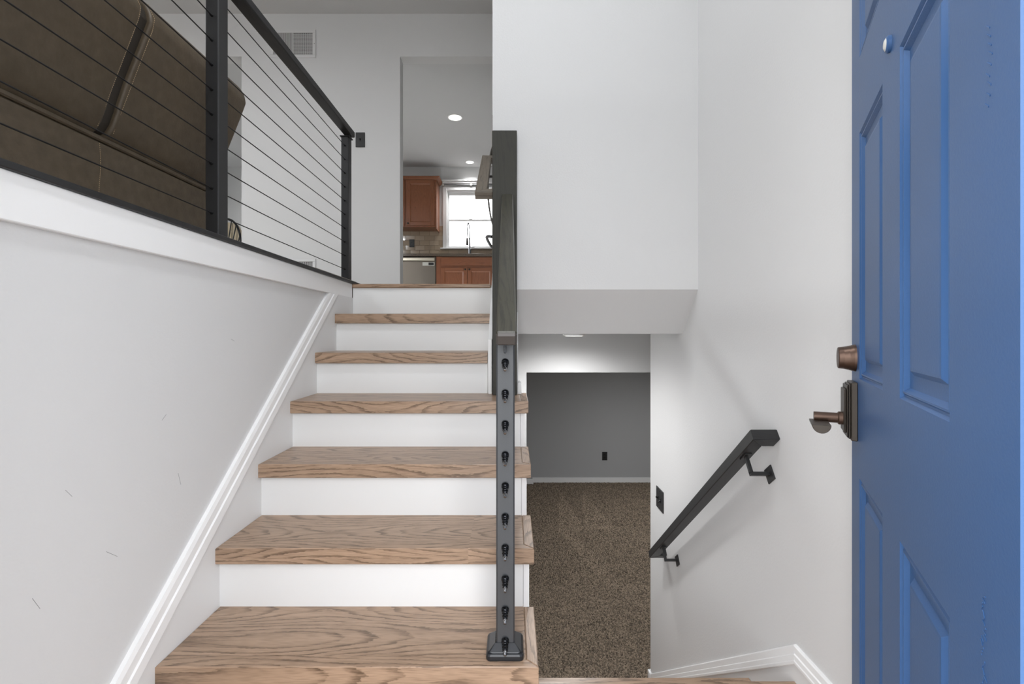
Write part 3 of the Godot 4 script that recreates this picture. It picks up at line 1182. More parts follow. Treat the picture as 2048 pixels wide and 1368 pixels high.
func front_door() -> void:
	var hinge := V(0.391, 0, 0.3785)
	var dir := Vector3(0.459, 0, -0.8884).normalized()
	var out := Vector3(-0.8884, 0, -0.459).normalized()   # towards the outer face, the one in view
	var m := Transform3D(dir, Vector3.UP, out, hinge)      # x along the door, y height above the eye, z out of the face
	var w := 0.8346
	var lo := -1.022
	var hi := 1.008
	var o := thing("door_1", "blue six-panel front door standing open at the right", "door", V(0.391, -EY, 0.3785), "", "structure")
	us = Vector2(2, 2)
	var cols := [[0.1635, 0.384], [0.504, 0.7326]]
	var rows := [[-0.80, -0.302], [-0.094, 0.42], [0.577, 0.88]]
	# slab: core behind, face strips between the panel openings
	var s := st()
	boxm(s, Vector3(0, lo, -0.044), Vector3(w, hi, -0.012), 0.001, m)
	var xs := [0.0, cols[0][0], cols[0][1], cols[1][0], cols[1][1], w]
	var ys := [lo, rows[0][0], rows[0][1], rows[1][0], rows[1][1], rows[2][0], rows[2][1], hi]
	var fq := func(x0: float, x1: float, y0: float, y1: float) -> void:
		quad(s, m * Vector3(x0, y0, 0), m * Vector3(x1, y0, 0), m * Vector3(x1, y1, 0), m * Vector3(x0, y1, 0))
	for i in 5:
		for j in 7:
			if i % 2 == 1 and j % 2 == 1:
				continue
			fq.call(xs[i], xs[i + 1], ys[j], ys[j + 1])
	# edges of the slab
	quad(s, m * Vector3(w, lo, 0), m * Vector3(w, lo, -0.012), m * Vector3(w, hi, -0.012), m * Vector3(w, hi, 0))
	quad(s, m * Vector3(0, lo, -0.012), m * Vector3(0, lo, 0), m * Vector3(0, hi, 0), m * Vector3(0, hi, -0.012))
	quad(s, m * Vector3(0, hi, 0), m * Vector3(w, hi, 0), m * Vector3(w, hi, -0.012), m * Vector3(0, hi, -0.012))
	quad(s, m * Vector3(0, lo, -0.012), m * Vector3(w, lo, -0.012), m * Vector3(w, lo, 0), m * Vector3(0, lo, 0))
	obj("slab", s, M.door, o)
	for c: Array in cols:
		for r: Array in rows:
			s = st()
			var loops := [[0.0, 0.0], [0.004, -0.0045], [0.0065, -0.0045], [0.009, -0.002], [0.0115, -0.002], [0.017, -0.0085], [0.036, -0.0095], [0.043, -0.0035], [0.047, -0.003]]
			for i in loops.size() - 1:
				var q := []
				for e in 2:
					var d: float = loops[i + e][0]
					var z: float = loops[i + e][1]
					q.append([m * Vector3(c[0] + d, r[0] + d, z), m * Vector3(c[1] - d, r[0] + d, z), m * Vector3(c[1] - d, r[1] - d, z), m * Vector3(c[0] + d, r[1] - d, z)])
				for k in 4:
					var l := (k + 1) % 4
					quad(s, q[0][k], q[0][l], q[1][l], q[1][k])
			var d: float = loops[-1][0]
			var z: float = loops[-1][1]
			quad(s, m * Vector3(c[0] + d, r[0] + d, z), m * Vector3(c[1] - d, r[0] + d, z), m * Vector3(c[1] - d, r[1] - d, z), m * Vector3(c[0] + d, r[1] - d, z))
			obj("raised_panel", s, M.door, o)
	# peephole
	s = st()
	lathe(s, [Vector2(0.0130, 0.0), Vector2(0.0130, 0.004), Vector2(0.0100, 0.0065)], along(m * Vector3(0.4456, 0.456, 0), out), 20)
	var ph := obj("peephole", s, M.door, o)
	s = st()
	lathe(s, [Vector2(0.0100, 0.0062), Vector2(0.006, 0.0085), Vector2(0.0, 0.009)], along(m * Vector3(0.4456, 0.456, 0), out), 20)
	obj("peephole_lens", s, M.label, ph)
	# deadbolt collar
	s = st()
	lathe(s, [Vector2(0.0, 0.0), Vector2(0.0295, 0.0), Vector2(0.0290, 0.004), Vector2(0.0265, 0.012), Vector2(0.0245, 0.022), Vector2(0.0235, 0.031), Vector2(0.0222, 0.0325), Vector2(0.0, 0.0325)], along(m * Vector3(0.786, -0.0524, 0), out), 32)
	obj("deadbolt", s, M.bronze, o)
	# lever set: stepped back plate, stem, half-round lever
	var hx := 0.784
	var hy := -0.166
	s = st()
	for e in [[0.0335, 0.0625, 0.0, 0.012], [0.0300, 0.0590, 0.012, 0.0165], [0.0345, 0.0560, 0.0165, 0.0195]]:
		boxm(s, Vector3(hx - e[0], hy - e[1], e[2]), Vector3(hx + e[0], hy + e[1], e[3]), 0.0015, m)
	boxm(s, Vector3(hx - 0.029, hy - 0.0475, 0.0195), Vector3(hx + 0.029, hy + 0.0475, 0.024), 0.003, m)
	var set_ := obj("door_handle", s, M.bronze_dark, o)
	var sy := -0.1855
	s = st()
	lathe(s, [Vector2(0.0145, 0.022), Vector2(0.0145, 0.031), Vector2(0.0125, 0.033), Vector2(0.0112, 0.033), Vector2(0.0112, 0.078), Vector2(0.0, 0.078)], along(m * Vector3(hx, sy, 0), out), 24)
	obj("stem", s, M.bronze, set_)
	s = st()
	var half := []
	for i in 13:
		var a := PI + PI * i / 12.0
		half.append(Vector2(0.0175 * cos(a), 0.018 * sin(a)))
	var hm := Transform3D(out, Vector3.UP, -dir, m * Vector3(hx + 0.010, sy - 0.007, 0.069))
	sg = FLAT
	prism(s, half, 0.0, 0.085, hm, 0.001)
	obj("lever", s, M.bronze_dark, set_)
	# worn steel edge at the latch side, three hinges on the other
	s = st()
	boxm(s, Vector3(w - 0.0008, lo, -0.044), Vector3(w + 0.0012, hi, -0.002), 0.0003, m)
	var edge := obj("edge_strip", s, mat(120, 118, 112, 0.5, 0.3), o)
	edge.set_meta("label", "worn grey latch edge")
	for h: float in [-0.8, 0.0, 0.8]:
		s = st()
		lathe(s, [Vector2(0.0, -0.045), Vector2(0.006, -0.045), Vector2(0.006, 0.045), Vector2(0.0, 0.045)], Transform3D(Basis(), m * Vector3(-0.002, h, -0.05)), 12)
		obj("hinge", s, M.bronze_dark, o)
	# paint scuffs: shallow scraped ridges near the hinge side
	s = st()
	for i in 9:
		var px := 0.060 + rng.randf_range(-0.004, 0.004)
		var py := 0.270 - 0.0085 * i
		boxm(s, Vector3(-0.005, -0.0008, 0.0), Vector3(0.005, 0.0008, 0.0006), 0.0002, m * Transform3D(Basis(Vector3(0, 0, 1), 0.6), Vector3(px, py, 0)))
	for i in 22:
		var px := 0.072 + rng.randf_range(-0.006, 0.006)
		var py := -0.235 - 0.0040 * i
		boxm(s, Vector3(-0.003, -0.0009, 0.0), Vector3(0.003, 0.0009, 0.0006), 0.0002, m * Transform3D(Basis(Vector3(0, 0, 1), rng.randf_range(-1, 1)), Vector3(px, py, 0)))
	obj("scuff_mark", s, M.door, o)
	done()


# ------------------------------------------------------------------ sofa

func pillow(s: SurfaceTool, prof: PackedVector2Array, z0: float, z1: float, r: float) -> void:
	# a stuffed body: closed profile (x, height) drawn along the depth, ends rounded over r
	var poly := prof
	if Geometry2D.is_polygon_clockwise(poly):
		poly.reverse()
	var stations := []
	for i in 7:
		var a := PI / 2 * i / 6.0
		stations.append([z0 + r * (1.0 - cos(PI / 2 - a)) if false else z0 + r * (1.0 - sin(a)), r * (1.0 - cos(a))])
	stations.reverse()
	var far := []
	for e: Array in stations:
		far.append([z1 - (e[0] - z0), e[1]])
	far.reverse()
	stations.append_array(far)
	var n := poly.size()
	var rings := []
	for e: Array in stations:
		var q := inset(poly, e[1])
		var ring := []
		for p in q:
			ring.append(V(p.x, p.y, e[0]))
		rings.append(ring)
	var ctr := V(0, 0, 0)
	for p: Vector3 in rings[0] + rings[-1]:
		ctr += (p - V(0, 0, 0)) / (2.0 * n)
	sg = 1
	for i in rings.size() - 1:
		for k in n:
			var l := (k + 1) % n
			quad(s, rings[i][l], rings[i][k], rings[i + 1][k], rings[i + 1][l])
	for e in 2:
		var ring: Array = rings[0] if e == 0 else rings[-1]
		var c := Vector3.ZERO
		for p: Vector3 in ring:
			c += p / n
		for k in n:
			var l := (k + 1) % n
			if e == 0:
				tri(s, c, ring[k], ring[l])
			else:
				tri(s, c, ring[l], ring[k])
	sg = FLAT


func smooth_curve(pts: Array, closed: bool, each := 5) -> PackedVector2Array:
	var out := PackedVector2Array()
	var n := pts.size()
	var m := n if closed else n - 1
	for i in m:
		var p0: Vector2 = pts[(i - 1 + n) % n] if closed else pts[maxi(i - 1, 0)]
		var p1: Vector2 = pts[i]
		var p2: Vector2 = pts[(i + 1) % n]
		var p3: Vector2 = pts[(i + 2) % n] if closed else pts[mini(i + 2, n - 1)]
		for k in each:
			out.append(p1.cubic_interpolate(p2, p0, p3, float(k) / each))
	if not closed:
		out.append(pts[-1])
	return out


func stitch(s: SurfaceTool, pts: Array, n: Vector3) -> void:
	# a row of short threads lying on a surface of normal n
	for i in pts.size() - 1:
		var a: Vector3 = pts[i]
		var b: Vector3 = pts[i + 1]
		var steps := int((b - a).length() / 0.0062)
		for k in steps:
			var p := a.lerp(b, (k + 0.15) / steps)
			var q := a.lerp(b, (k + 0.75) / steps)
			var d := (q - p).normalized()
			var x := d.cross(n).normalized()
			boxm(s, Vector3(-0.0006, 0, -0.0006), Vector3(0.0006, (q - p).length(), 0.0009), 0.0003, Transform3D(x, d, x.cross(d), p))


func sofa() -> void:
	var o := thing("sofa", "dark brown leather sofa with its padded back against the cable guard rail", "sofa", V(-1.7, UP, 1.5))
	us = Vector2(1, 1)
	var prof := smooth_curve([Vector2(-1.266, 0.618), Vector2(-1.205, 0.775), Vector2(-1.138, 0.945), Vector2(-1.128, 0.99), Vector2(-1.150, 1.040), Vector2(-1.205, 1.080), Vector2(-1.29, 1.095), Vector2(-1.39, 1.07), Vector2(-1.45, 0.99), Vector2(-1.48, 0.80), Vector2(-1.48, 0.64), Vector2(-1.38, 0.60)], true, 4)
	for e in [[0.55, 1.504], [1.541, 2.095]]:
		var s := st()
		pillow(s, prof, e[0], e[1], 0.010)
		obj("back_cushion", s, M.leather, o)
	# dark panel at the bottom of the channel between the cushions
	var s := st()
	var inner := inset(prof, 0.014)
	if Geometry2D.is_polygon_clockwise(prof):
		inner = inset(prof, -0.014)
	prism(s, Array(inner), 1.49, 1.545, Transform3D(Vector3(1, 0, 0), Vector3(0, 1, 0), Vector3(0, 0, -1), V(0, 0, 0)))
	obj("channel_panel", s, M.piping, o)
	# front pillows higher up, in front of the back
	for e in [[0.56, 1.50], [1.54, 2.08]]:
		s = st()
		pillow(s, smooth_curve([Vector2(-1.36, 1.05), Vector2(-1.32, 1.13), Vector2(-1.40, 1.165), Vector2(-1.52, 1.12), Vector2(-1.60, 0.95), Vector2(-1.56, 0.75), Vector2(-1.44, 0.72)], true, 4), e[0], e[1], 0.03)
		obj("head_pillow", s, M.leather, o)
	# base behind the seat, with a flap under the cushions
	s = st()
	box(s, -2.15, -1.272, UP + 0.02, 0.596, 0.50, 2.12, 0.006)
	obj("base_panel", s, M.leather, o)
	s = st()
	box(s, -1.40, -1.267, 0.596, 0.613, 0.50, 2.11, 0.004)
	obj("flap", s, M.leather, o)
	for z: float in [0.62, 1.98]:
		for x: float in [-2.1, -1.33]:
			s = st()
			box(s, x - 0.03, x + 0.03, UP, UP + 0.021, z - 0.03, z + 0.03, 0.003)
			obj("foot", s, M.black, o)
	for e in [[0.55, 1.515], [1.52, 2.085]]:
		s = st()
		pillow(s, smooth_curve([Vector2(-1.46, 0.62), Vector2(-1.46, 0.76), Vector2(-2.1, 0.78), Vector2(-2.2, 0.72), Vector2(-2.18, 0.60)], true, 4), e[0], e[1], 0.03)
		obj("seat_cushion", s, M.leather, o)
	s = st()
	pillow(s, smooth_curve([Vector2(-1.36, 0.36), Vector2(-1.36, 0.82), Vector2(-1.44, 0.88), Vector2(-2.05, 0.88), Vector2(-2.14, 0.82), Vector2(-2.15, 0.36)], true, 4), 2.10, 2.27, 0.05)
	obj("armrest", s, M.leather, o)
	# stitching along both lips of the channel and down the base
	s = st()
	var lean := Vector3(0.93, -0.37, 0).normalized()
	for z: float in [1.494, 1.552]:
		var pts := []
		for k in 9:
			var t := k / 8.0
			pts.append(V(lerpf(-1.2585, -1.1345, t) + 0.003, lerpf(0.63, 0.955, t), z))
		pts.append(V(-1.1245, 0.992, z))
		pts.append(V(-1.1465, 1.041, z))
		stitch(s, pts, lean)
	var low := []
	for k in 7:
		low.append(V(-1.2708, lerpf(0.59, 0.33, k / 6.0), 1.519 + 0.004 * sin(k * 1.1)))
	stitch(s, low, Vector3.RIGHT)
	var thr := obj("stitching", s, M.thread, o)
	thr.set_meta("kind", "stuff")
	thr.set_meta("label", "tan thread stitching")
	done()


# ------------------------------------------------------------------ small fittings on the walls

func plate(called: String, label: String, category: String, x: float, h: float, d: float, w: float, t: float, face_dir: Vector3, kind: String) -> void:
	var at := V(x, h, d)
	var o := thing(called, label, category, at)
	var z := face_dir
	var m := Transform3D(Vector3.UP.cross(z), Vector3.UP, z, at)
	var s := st()
	boxm(s, Vector3(-w / 2, -t / 2, 0.0), Vector3(w / 2, t / 2, 0.006), 0.002, m)
	obj("cover_plate", s, M.plate, o)
	if kind == "outlet":
		for sgn: float in [-1.0, 1.0]:
			s = st()
			boxm(s, Vector3(-0.017, sgn * 0.021 - 0.014, 0.005), Vector3(0.017, sgn * 0.021 + 0.014, 0.0085), 0.003, m)
			var r := obj("receptacle", s, M.black, o)
			s = st()
			for e: float in [-0.0065, 0.0065]:
				boxm(s, Vector3(e - 0.001, sgn * 0.021 - 0.002, 0.0084), Vector3(e + 0.001, sgn * 0.021 + 0.007, 0.0089), 0.0, m)
			obj("slot", s, M.dark, r)
	else:
		var n := 2 if kind == "double" else 1
		for k in n:
			var ox := (k - (n - 1) / 2.0) * 0.046
			s = st()
			boxm(s, Vector3(ox - 0.006, -0.013, 0.005), Vector3(ox + 0.006, 0.013, 0.008), 0.001, m)
			var b := obj("toggle_bezel", s, M.black, o)
			s = st()
			boxm(s, Vector3(-0.0035, -0.004, 0.0), Vector3(0.0035, 0.004, 0.016), 0.0012, m * Transform3D(Basis(Vector3.RIGHT, -0.5 if k == 0 else 0.5), Vector3(ox, 0, 0.006)))
			obj("toggle", s, M.black, b)
	for e: float in [-0.046, 0.046] if kind != "outlet" else [0.0]:
		s = st()
		lathe(s, [Vector2(0.003, 0.0055), Vector2(0.003, 0.0072), Vector2(0.0, 0.0074)], along(m * Vector3(0, e, 0), z), 10)
		obj("screw", s, M.black, o)
	done()


func grille(called: String, label: String, x0: float, x1: float, h0: float, h1: float, split: float, cross_from: float) -> void:
	var o := thing(called, label, "vent", V((x0 + x1) / 2, h0, HALL))
	var e := 0.025
	var s := st()
	for q in [[x0, x1, h1 - e, h1], [x0, x1, h0, h0 + e], [x0, x0 + e, h0 + e, h1 - e], [x1 - e, x1, h0 + e, h1 - e]]:
		box(s, q[0], q[1], q[2], q[3], HALL - 0.008, HALL - 0.0, 0.002)
	obj("frame", s, M.vent, o)
	s = st()
	box(s, x0 + e, x1 - e, h0 + e, h1 - e, HALL - 0.0015, HALL - 0.0005)
	obj("backing", s, M.dark, o)
	if split < 0.0:
		s = st()
		box(s, x0 + e, split, h0 + e, h1 - e, HALL - 0.0017, HALL - 0.0007)
		obj("damper", s, M.vent_dark, o)
	s = st()
	var x := x0 + e + 0.004
	while x < x1 - e - 0.002:
		boxm(s, Vector3(-0.0016, h0 + e + EY, 0.0), Vector3(0.0016, h1 - e + EY, 0.0025), 0.0, Transform3D(Basis(), Vector3(x, 0, -HALL + 0.001)))
		x += 0.0088
	var l := obj("louvers", s, M.vent, o)
	l.set_meta("kind", "stuff")
	if split < 0.0:
		s = st()
		box(s, split - 0.003, split + 0.003, h0 + e, h1 - e, HALL - 0.009, HALL - 0.002, 0.001)
		obj("mullion", s, M.vent, o)
		s = st()
		var h := h0 + e + 0.006
		while h < h1 - e - 0.03:
			box(s, cross_from, x1 - e, h, h + 0.0022, HALL - 0.004, HALL - 0.002)
			h += 0.0105
		box(s, cross_from, x1 - e, h1 - e - 0.021, h1 - e - 0.015, HALL - 0.004, HALL - 0.002)
		var b := obj("cross_bars", s, M.vent, o)
		b.set_meta("kind", "stuff")
	s = st()
	lathe(s, [Vector2(0.003, 0.008), Vector2(0.003, 0.0095), Vector2(0.0, 0.0098)], along(V(x1 - 0.011, (h0 + h1) / 2, HALL), Vector3(0, 0, 1)), 10)
	obj("screw", s, M.steel, o)
	done()


func fittings() -> void:
	plate("light_switch", "black light switch plate on the hall wall by the rail end", "light switch", -1.2735, 1.635, HALL, 0.0785, 0.125, Vector3(0, 0, 1), "single")
	plate("light_switch_001", "black double light switch on the right wall beside the handrail", "light switch", RW, -0.944, 2.812, 0.128, 0.120, Vector3(-1, 0, 0), "double")
	plate("outlet", "black power outlet low on the dim lower room wall", "outlet", 1.472, -1.928, 7.78, 0.082, 0.132, Vector3(0, 0, 1), "outlet")
	plate("outlet_001", "black power outlet in the beige tile backsplash above the dishwasher", "outlet", -1.605, 1.462, KIT - 0.010, 0.080, 0.126, Vector3(0, 0, 1), "outlet")
	grille("air_vent", "white return air grille high on the hall wall", -2.03, -1.6475, 2.326, 2.561, -1.8410, -1.838)
	grille("air_vent_001", "white air register low on the hall wall behind the cables", -2.03, -1.6475, 0.40, 0.633, 1.0, 0.0)


# ------------------------------------------------------------------ kitchen

func panel_door(o: Node3D, called: String, x0: float, x1: float, h0: float, h1: float, d: float, rail: float) -> MeshInstance3D:
	# recessed-panel cabinet front facing the camera
	var s := st()
	us = Vector2(1 / 0.8, 1 / 0.4)
	ug = Vector3.UP
	uo = Vector2(x0 * 3.1, x0 * 1.7)
	box(s, x0, x0 + rail, h0, h1, d - 0.02, d, 0.002)
	box(s, x1 - rail, x1, h0, h1, d - 0.02, d, 0.002)
	ug = Vector3.RIGHT
	box(s, x0 + rail, x1 - rail, h0, h0 + rail, d - 0.02, d, 0.002)
	box(s, x0 + rail, x1 - rail, h1 - rail, h1, d - 0.02, d, 0.002)
	ug = Vector3.UP
	# bevel and panel
	var b := 0.012
	var q0 := [V(x0 + rail, h0 + rail, d - 0.019), V(x1 - rail, h0 + rail, d - 0.019), V(x1 - rail, h1 - rail, d - 0.019), V(x0 + rail, h1 - rail, d - 0.019)]
	var q1 := [V(x0 + rail + b, h0 + rail + b, d - 0.010), V(x1 - rail - b, h0 + rail + b, d - 0.010), V(x1 - rail - b, h1 - rail - b, d - 0.010), V(x0 + rail + b, h1 - rail - b, d - 0.010)]
	for k in 4:
		var l := (k + 1) % 4
		quad(s, q0[k], q0[l], q1[l], q1[k])
	quad(s, q1[0], q1[1], q1[2], q1[3])
	return obj(called, s, M.cabinet, o)


func knob(parent: Node3D, x: float, h: float, d: float) -> void:
	var s := st()
	lathe(s, [Vector2(0.005, 0.0), Vector2(0.005, 0.012), Vector2(0.014, 0.016), Vector2(0.015, 0.022), Vector2(0.010, 0.027), Vector2(0.0, 0.028)], along(V(x, h, d), Vector3(0, 0, 1)), 14)
	obj("knob", s, M.bronze_dark, parent)


func kitchen() -> void:
	downlight(V(-0.703, CEIL, 6.13), 0.080, 14.0, "recessed_light", "larger near recessed lamp glowing in the kitchen ceiling", "recessed kitchen lamps", 0.004, 34.0)
	downlight(V(-0.653, CEIL, 7.72), 0.058, 1.0, "recessed_light_001", "small far recessed lamp glowing above the kitchen window", "recessed kitchen lamps")
	# wall cabinet
	var fz := KIT - 0.33
	var o := thing("wall_cabinet", "reddish brown wooden wall cabinet left of the kitchen window", "cabinet", V(-1.6, 1.6555, KIT))
	us = Vector2(1 / 0.8, 1 / 0.4)
	ug = Vector3.UP
	var s := st()
	box(s, -2.10, -1.1588, 1.6555, 2.40, fz, KIT - 0.001, 0.002)
	box(s, -1.175, -1.1588, 1.63, 1.6555, fz, KIT - 0.01, 0.002)
	obj("body", s, M.cabinet, o)
	ug = Vector3.RIGHT
	s = st()
	var cr := [Vector2(0.0, 2.385), Vector2(0.008, 2.385), Vector2(0.015, 2.395), Vector2(0.035, 2.413), Vector2(0.05, 2.422), Vector2(0.05, 2.432), Vector2(0.0, 2.432)]
	# front length and the return along the side, mitred
	for i in cr.size():
		var a: Vector2 = cr[i]
		var b: Vector2 = cr[(i + 1) % cr.size()]
		quad(s, V(-2.1, a.y, fz - a.x), V(-1.1588 + a.x, a.y, fz - a.x), V(-1.1588 + b.x, b.y, fz - b.x), V(-2.1, b.y, fz - b.x))
		quad(s, V(-1.1588 + a.x, a.y, fz - a.x), V(-1.1588 + a.x, a.y, KIT - 0.002), V(-1.1588 + b.x, b.y, KIT - 0.002), V(-1.1588 + b.x, b.y, fz - b.x))
	obj("crown_moulding", s, M.cabinet, o)
	var dr := panel_door(o, "door", -1.622, -1.191, 1.671, 2.380, fz, 0.058)
	knob(dr, -1.595, 1.705, fz - 0.02)
	dr = panel_door(o, "door", -2.075, -1.65, 1.671, 2.380, fz, 0.058)
	knob(dr, -2.05, 1.705, fz - 0.02)
	done()
	# base cabinet with a false drawer front and two doors
	var bz := 7.34
	o = thing("base_cabinet", "reddish brown sink base cabinet with two doors below the window", "cabinet", V(-0.66, UP, 7.6))
	us = Vector2(1 / 0.8, 1 / 0.4)
	ug = Vector3.UP
	s = st()
	box(s, -1.122, -0.2, UP + 0.10, 1.1535, bz, KIT - 0.02, 0.002)
	box(s, -1.10, -0.22, UP, UP + 0.10, bz + 0.07, KIT - 0.04)
	obj("body", s, M.cabinet, o)
	ug = Vector3.RIGHT
	s = st()
	box(s, -1.05, -0.262, 1.0255, 1.142, bz - 0.02, bz, 0.003)
	obj("drawer", s, M.cabinet, o)
	dr = panel_door(o, "door", -1.05, -0.660, UP + 0.12, 0.988, bz, 0.056)
	knob(dr, -0.688, 0.958, bz - 0.02)
	dr = panel_door(o, "door", -0.652, -0.262, UP + 0.12, 0.988, bz, 0.056)
	knob(dr, -0.624, 0.958, bz - 0.02)
	done()
	# worktop
	s = st()
	box(s, -2.15, -0.1, 1.1545, 1.1935, 7.305, KIT - 0.012, 0.004)
	tag(obj("countertop", s, M.granite), "dark speckled granite countertop under the kitchen window", "countertop")
	# dishwasher
	o = thing("dishwasher", "stainless steel dishwasher left of the sink cabinet", "dishwasher", V(-1.42, UP, 7.6))
	s = st()
	box(s, -1.722, -1.126, UP + 0.10, 1.150, 7.36, KIT - 0.04)
	box(s, -1.70, -1.15, UP, UP + 0.10, 7.42, KIT - 0.06)
	obj("body", s, M.dark, o)
	s = st()
	box(s, -1.720, -1.127, UP + 0.11, 1.148, 7.325, 7.36, 0.006)
	dr = obj("door", s, M.steel, o)
	s = st()
	box(s, -1.70, -1.138, 1.084, 1.126, 7.275, 7.297, 0.006)
	box(s, -1.68, -1.66, 1.090, 1.120, 7.290, 7.326)
	box(s, -1.17, -1.15, 1.090, 1.120, 7.290, 7.326)
	obj("handle", s, M.steel_pale, dr)
	s = st()
	box(s, -1.324, -1.147, 1.016, 1.067, 7.322, 7.3255, 0.001)
	var lb := obj("control_label", s, M.label, dr)
	lb.set_meta("label", "pale grey label strip")
	s = st()
	box(s, -1.234, -1.155, 1.022, 1.062, 7.3205, 7.3225, 0.001)
	lb = obj("display", s, M.black, dr)
	lb.set_meta("label", "black display window")
	done()
	# faucet
	var fx := -0.662
	var fd := 7.80
	o = thing("faucet", "chrome spring-neck kitchen faucet in front of the window", "faucet", V(fx, 1.1935, fd))
	s = st()
	lathe(s, [Vector2(0.0, 1.1935), Vector2(0.028, 1.1935), Vector2(0.028, 1.20), Vector2(0.024, 1.205), Vector2(0.024, 1.345), Vector2(0.014, 1.352), Vector2(0.012, 1.52), Vector2(0.0, 1.52)], Transform3D(Basis(), V(fx, 0, fd)), 18)
	obj("body", s, M.chrome, o)
	s = st()
	var arch := []
	for i in 25:
		var t := i / 24.0
		var a := PI * t
		arch.append(V(fx - 0.019 + 0.019 * cos(a), 1.52 + (0.235 * sin(a) if t < 0.5 else 0.235 - 0.235 * (1.0 - sin(a)) * 1.0), fd - 0.05 * t))
	arch[0] = V(fx, 1.50, fd)
	arch.append(V(fx - 0.038, 1.50, fd - 0.05))
	tube(s, arch, 0.0065, 10)
	obj("neck", s, M.chrome, o)
	s = st()
	var coil := []
	for i in 260:
		var t := i / 259.0 * 23.9
		var k := int(t)
		var c: Vector3 = arch[k].lerp(arch[k + 1], t - k)
		var dd: Vector3 = (arch[k + 1] - arch[k]).normalized()
		var sx := dd.cross(Vector3(0, 0, 1)).normalized()
		coil.append(c + (sx * cos(i * 0.9) + Vector3(0, 0, 1) * sin(i * 0.9)) * 0.0095)
	tube(s, coil, 0.0016, 5)
	obj("spring", s, M.chrome, o)
	s = st()
	lathe(s, [Vector2(0.0, 1.395), Vector2(0.017, 1.395), Vector2(0.019, 1.42), Vector2(0.014, 1.485), Vector2(0.010, 1.51), Vector2(0.0, 1.51)], Transform3D(Basis(), V(fx - 0.036, 0, fd - 0.05)), 16)
	obj("spray_head", s, M.bronze_dark, o)
	s = st()
	tube(s, [V(fx + 0.02, 1.375, fd), V(fx + 0.075, 1.378, fd)], 0.006, 10)
	tube(s, [V(fx - 0.036, 1.60, fd - 0.05), V(fx, 1.47, fd)], 0.003, 8)
	obj("lever", s, M.chrome, o)
	done()
	# blind rod over the window
	o = thing("blind_rod", "slim grey rod under the white cornice of the kitchen window", "rod", V(-0.662, 2.401, KIT - 0.04))
	s = st()
	tube(s, [V(-1.115, 2.401, KIT - 0.04), V(-0.209, 2.401, KIT - 0.04)], 0.008, 10)
	obj("rod", s, mat(120, 120, 122, 0.4, 0.4), o)
	s = st()
	for x: float in [-1.10, -0.65, -0.22]:
		box(s, x - 0.018, x + 0.018, 2.385, 2.415, KIT - 0.05, KIT, 0.003)
	obj("rod_clip", s, M.label, o)
	done()
	# refrigerator: only its bowed handles show past the newel
	o = thing("refrigerator", "stainless steel refrigerator right of the opening, its bowed handles peeping past the newel", "refrigerator", V(0.2, UP, 5.0))
	s = st()
	box(s, -0.11, 0.58, UP + 0.02, UP + 1.75, 4.55, 5.45, 0.01)
	obj("body", s, M.dark, o)
	for e in [[4.555, 4.995], [5.005, 5.445]]:
		s = st()
		box(s, -0.18, -0.112, UP + 0.72, UP + 1.76, e[0], e[1], 0.012)
		dr = obj("door", s, M.steel, o)
		var zc: float = 4.96 if e[0] < 4.8 else 5.04
		s = st()
		var bow := []
		for i in 17:
			var t := i / 16.0
			bow.append(V(-0.183 - 0.058 * pow(sin(PI * t), 0.7), lerpf(UP + 0.82, UP + 1.62, t), zc))
		tube(s, bow, 0.009, 10)
		obj("handle", s, M.handle, dr)
	s = st()
	box(s, -0.18, -0.112, UP + 0.06, UP + 0.71, 4.555, 5.445, 0.012)
	dr = obj("freezer_drawer", s, M.steel, o)
	s = st()
	var bow2 := []
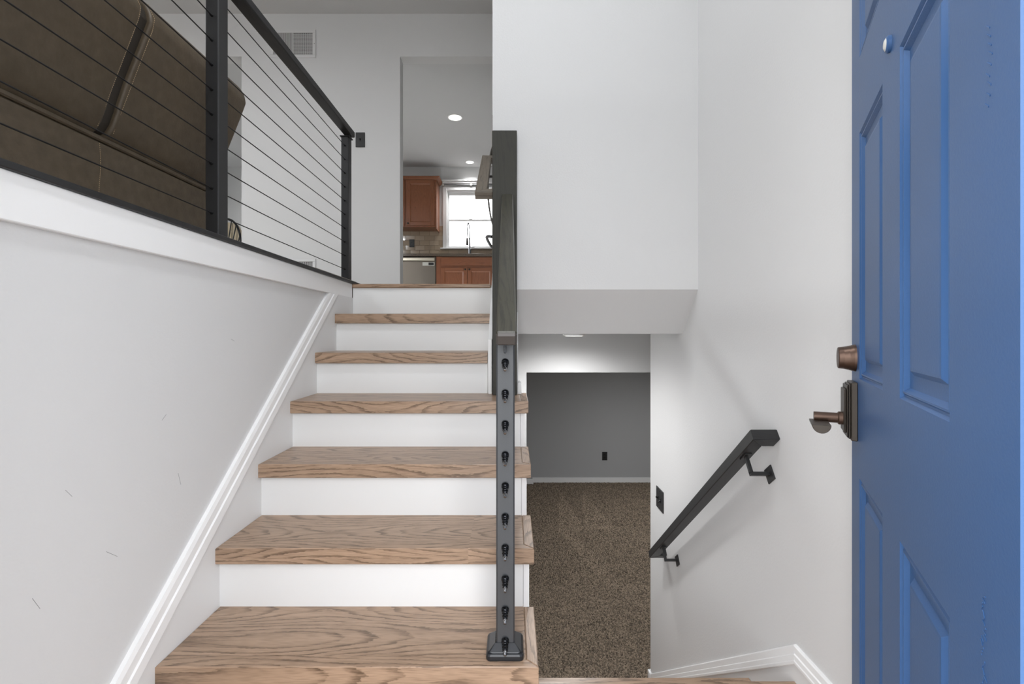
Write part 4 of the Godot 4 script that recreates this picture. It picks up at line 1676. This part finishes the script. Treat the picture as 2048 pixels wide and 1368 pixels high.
	for i in 17:
		var t := i / 16.0
		bow2.append(V(-0.183 - 0.066 * pow(sin(PI * t), 0.6), UP + 0.64 + 0.05 * sin(PI * t), lerpf(4.66, 5.34, t)))
	tube(s, bow2, 0.015, 10)
	obj("handle", s, M.iron, dr)
	done()


func dining_chair() -> void:
	var bx := -3.06
	var bz := 5.2
	var o := thing("dining_chair", "black bow-back wooden chair with fanned spindles in the dining room", "chair", V(bx, UP, 5.0))
	var s := st()
	var oval := []
	for i in 24:
		var a := TAU * i / 24
		oval.append(Vector2(bx + 0.22 * cos(a), bz - 0.18 + 0.21 * sin(a)))
	prism(s, oval, UP + 0.42, UP + 0.455, m_plan(), 0.01)
	obj("seat", s, M.black, o)
	s = st()
	var bow := []
	for i in 25:
		var a := PI * i / 24.0
		var y := pow(sin(a), 0.8)
		bow.append(V(bx - (0.185 + 0.02 * y) * cos(a), UP + 0.45 + 0.505 * y, bz + 0.09 * y))
	tube(s, bow, 0.011, 10)
	obj("bow", s, M.black, o)
	s = st()
	prism(s, smooth_curve([Vector2(bx - 0.13, UP + 0.50), Vector2(bx + 0.13, UP + 0.50), Vector2(bx + 0.165, UP + 0.72), Vector2(bx + 0.10, UP + 0.90), Vector2(bx - 0.10, UP + 0.90), Vector2(bx - 0.165, UP + 0.72)], true, 4), bz + 0.10, bz + 0.13, m_front(), 0.006)
	var pad := obj("back_pad", s, M.cream, o)
	pad.set_meta("label", "cream pad behind the spindles")
	for k in 7:
		var f := (k - 3) / 3.0
		s = st()
		var tx := 0.165 * f
		var ty := UP + 0.45 + 0.505 * pow(maxf(0.0, 1.0 - pow(tx / 0.205, 2.0)), 0.4)
		tube(s, [V(bx + 0.10 * f, UP + 0.45, bz - 0.005), V(bx + tx, ty, bz + 0.09 * (ty - UP - 0.45) / 0.505)], 0.006, 8)
		obj("spindle", s, M.black, o)
	for sx: float in [-1.0, 1.0]:
		for sz: float in [-1.0, 1.0]:
			s = st()
			tube(s, [V(bx + sx * 0.21, UP, bz - 0.18 + sz * 0.2), V(bx + sx * 0.14, UP + 0.43, bz - 0.18 + sz * 0.13)], 0.012, 10, 0.016)
			obj("leg", s, M.black, o)
	done()
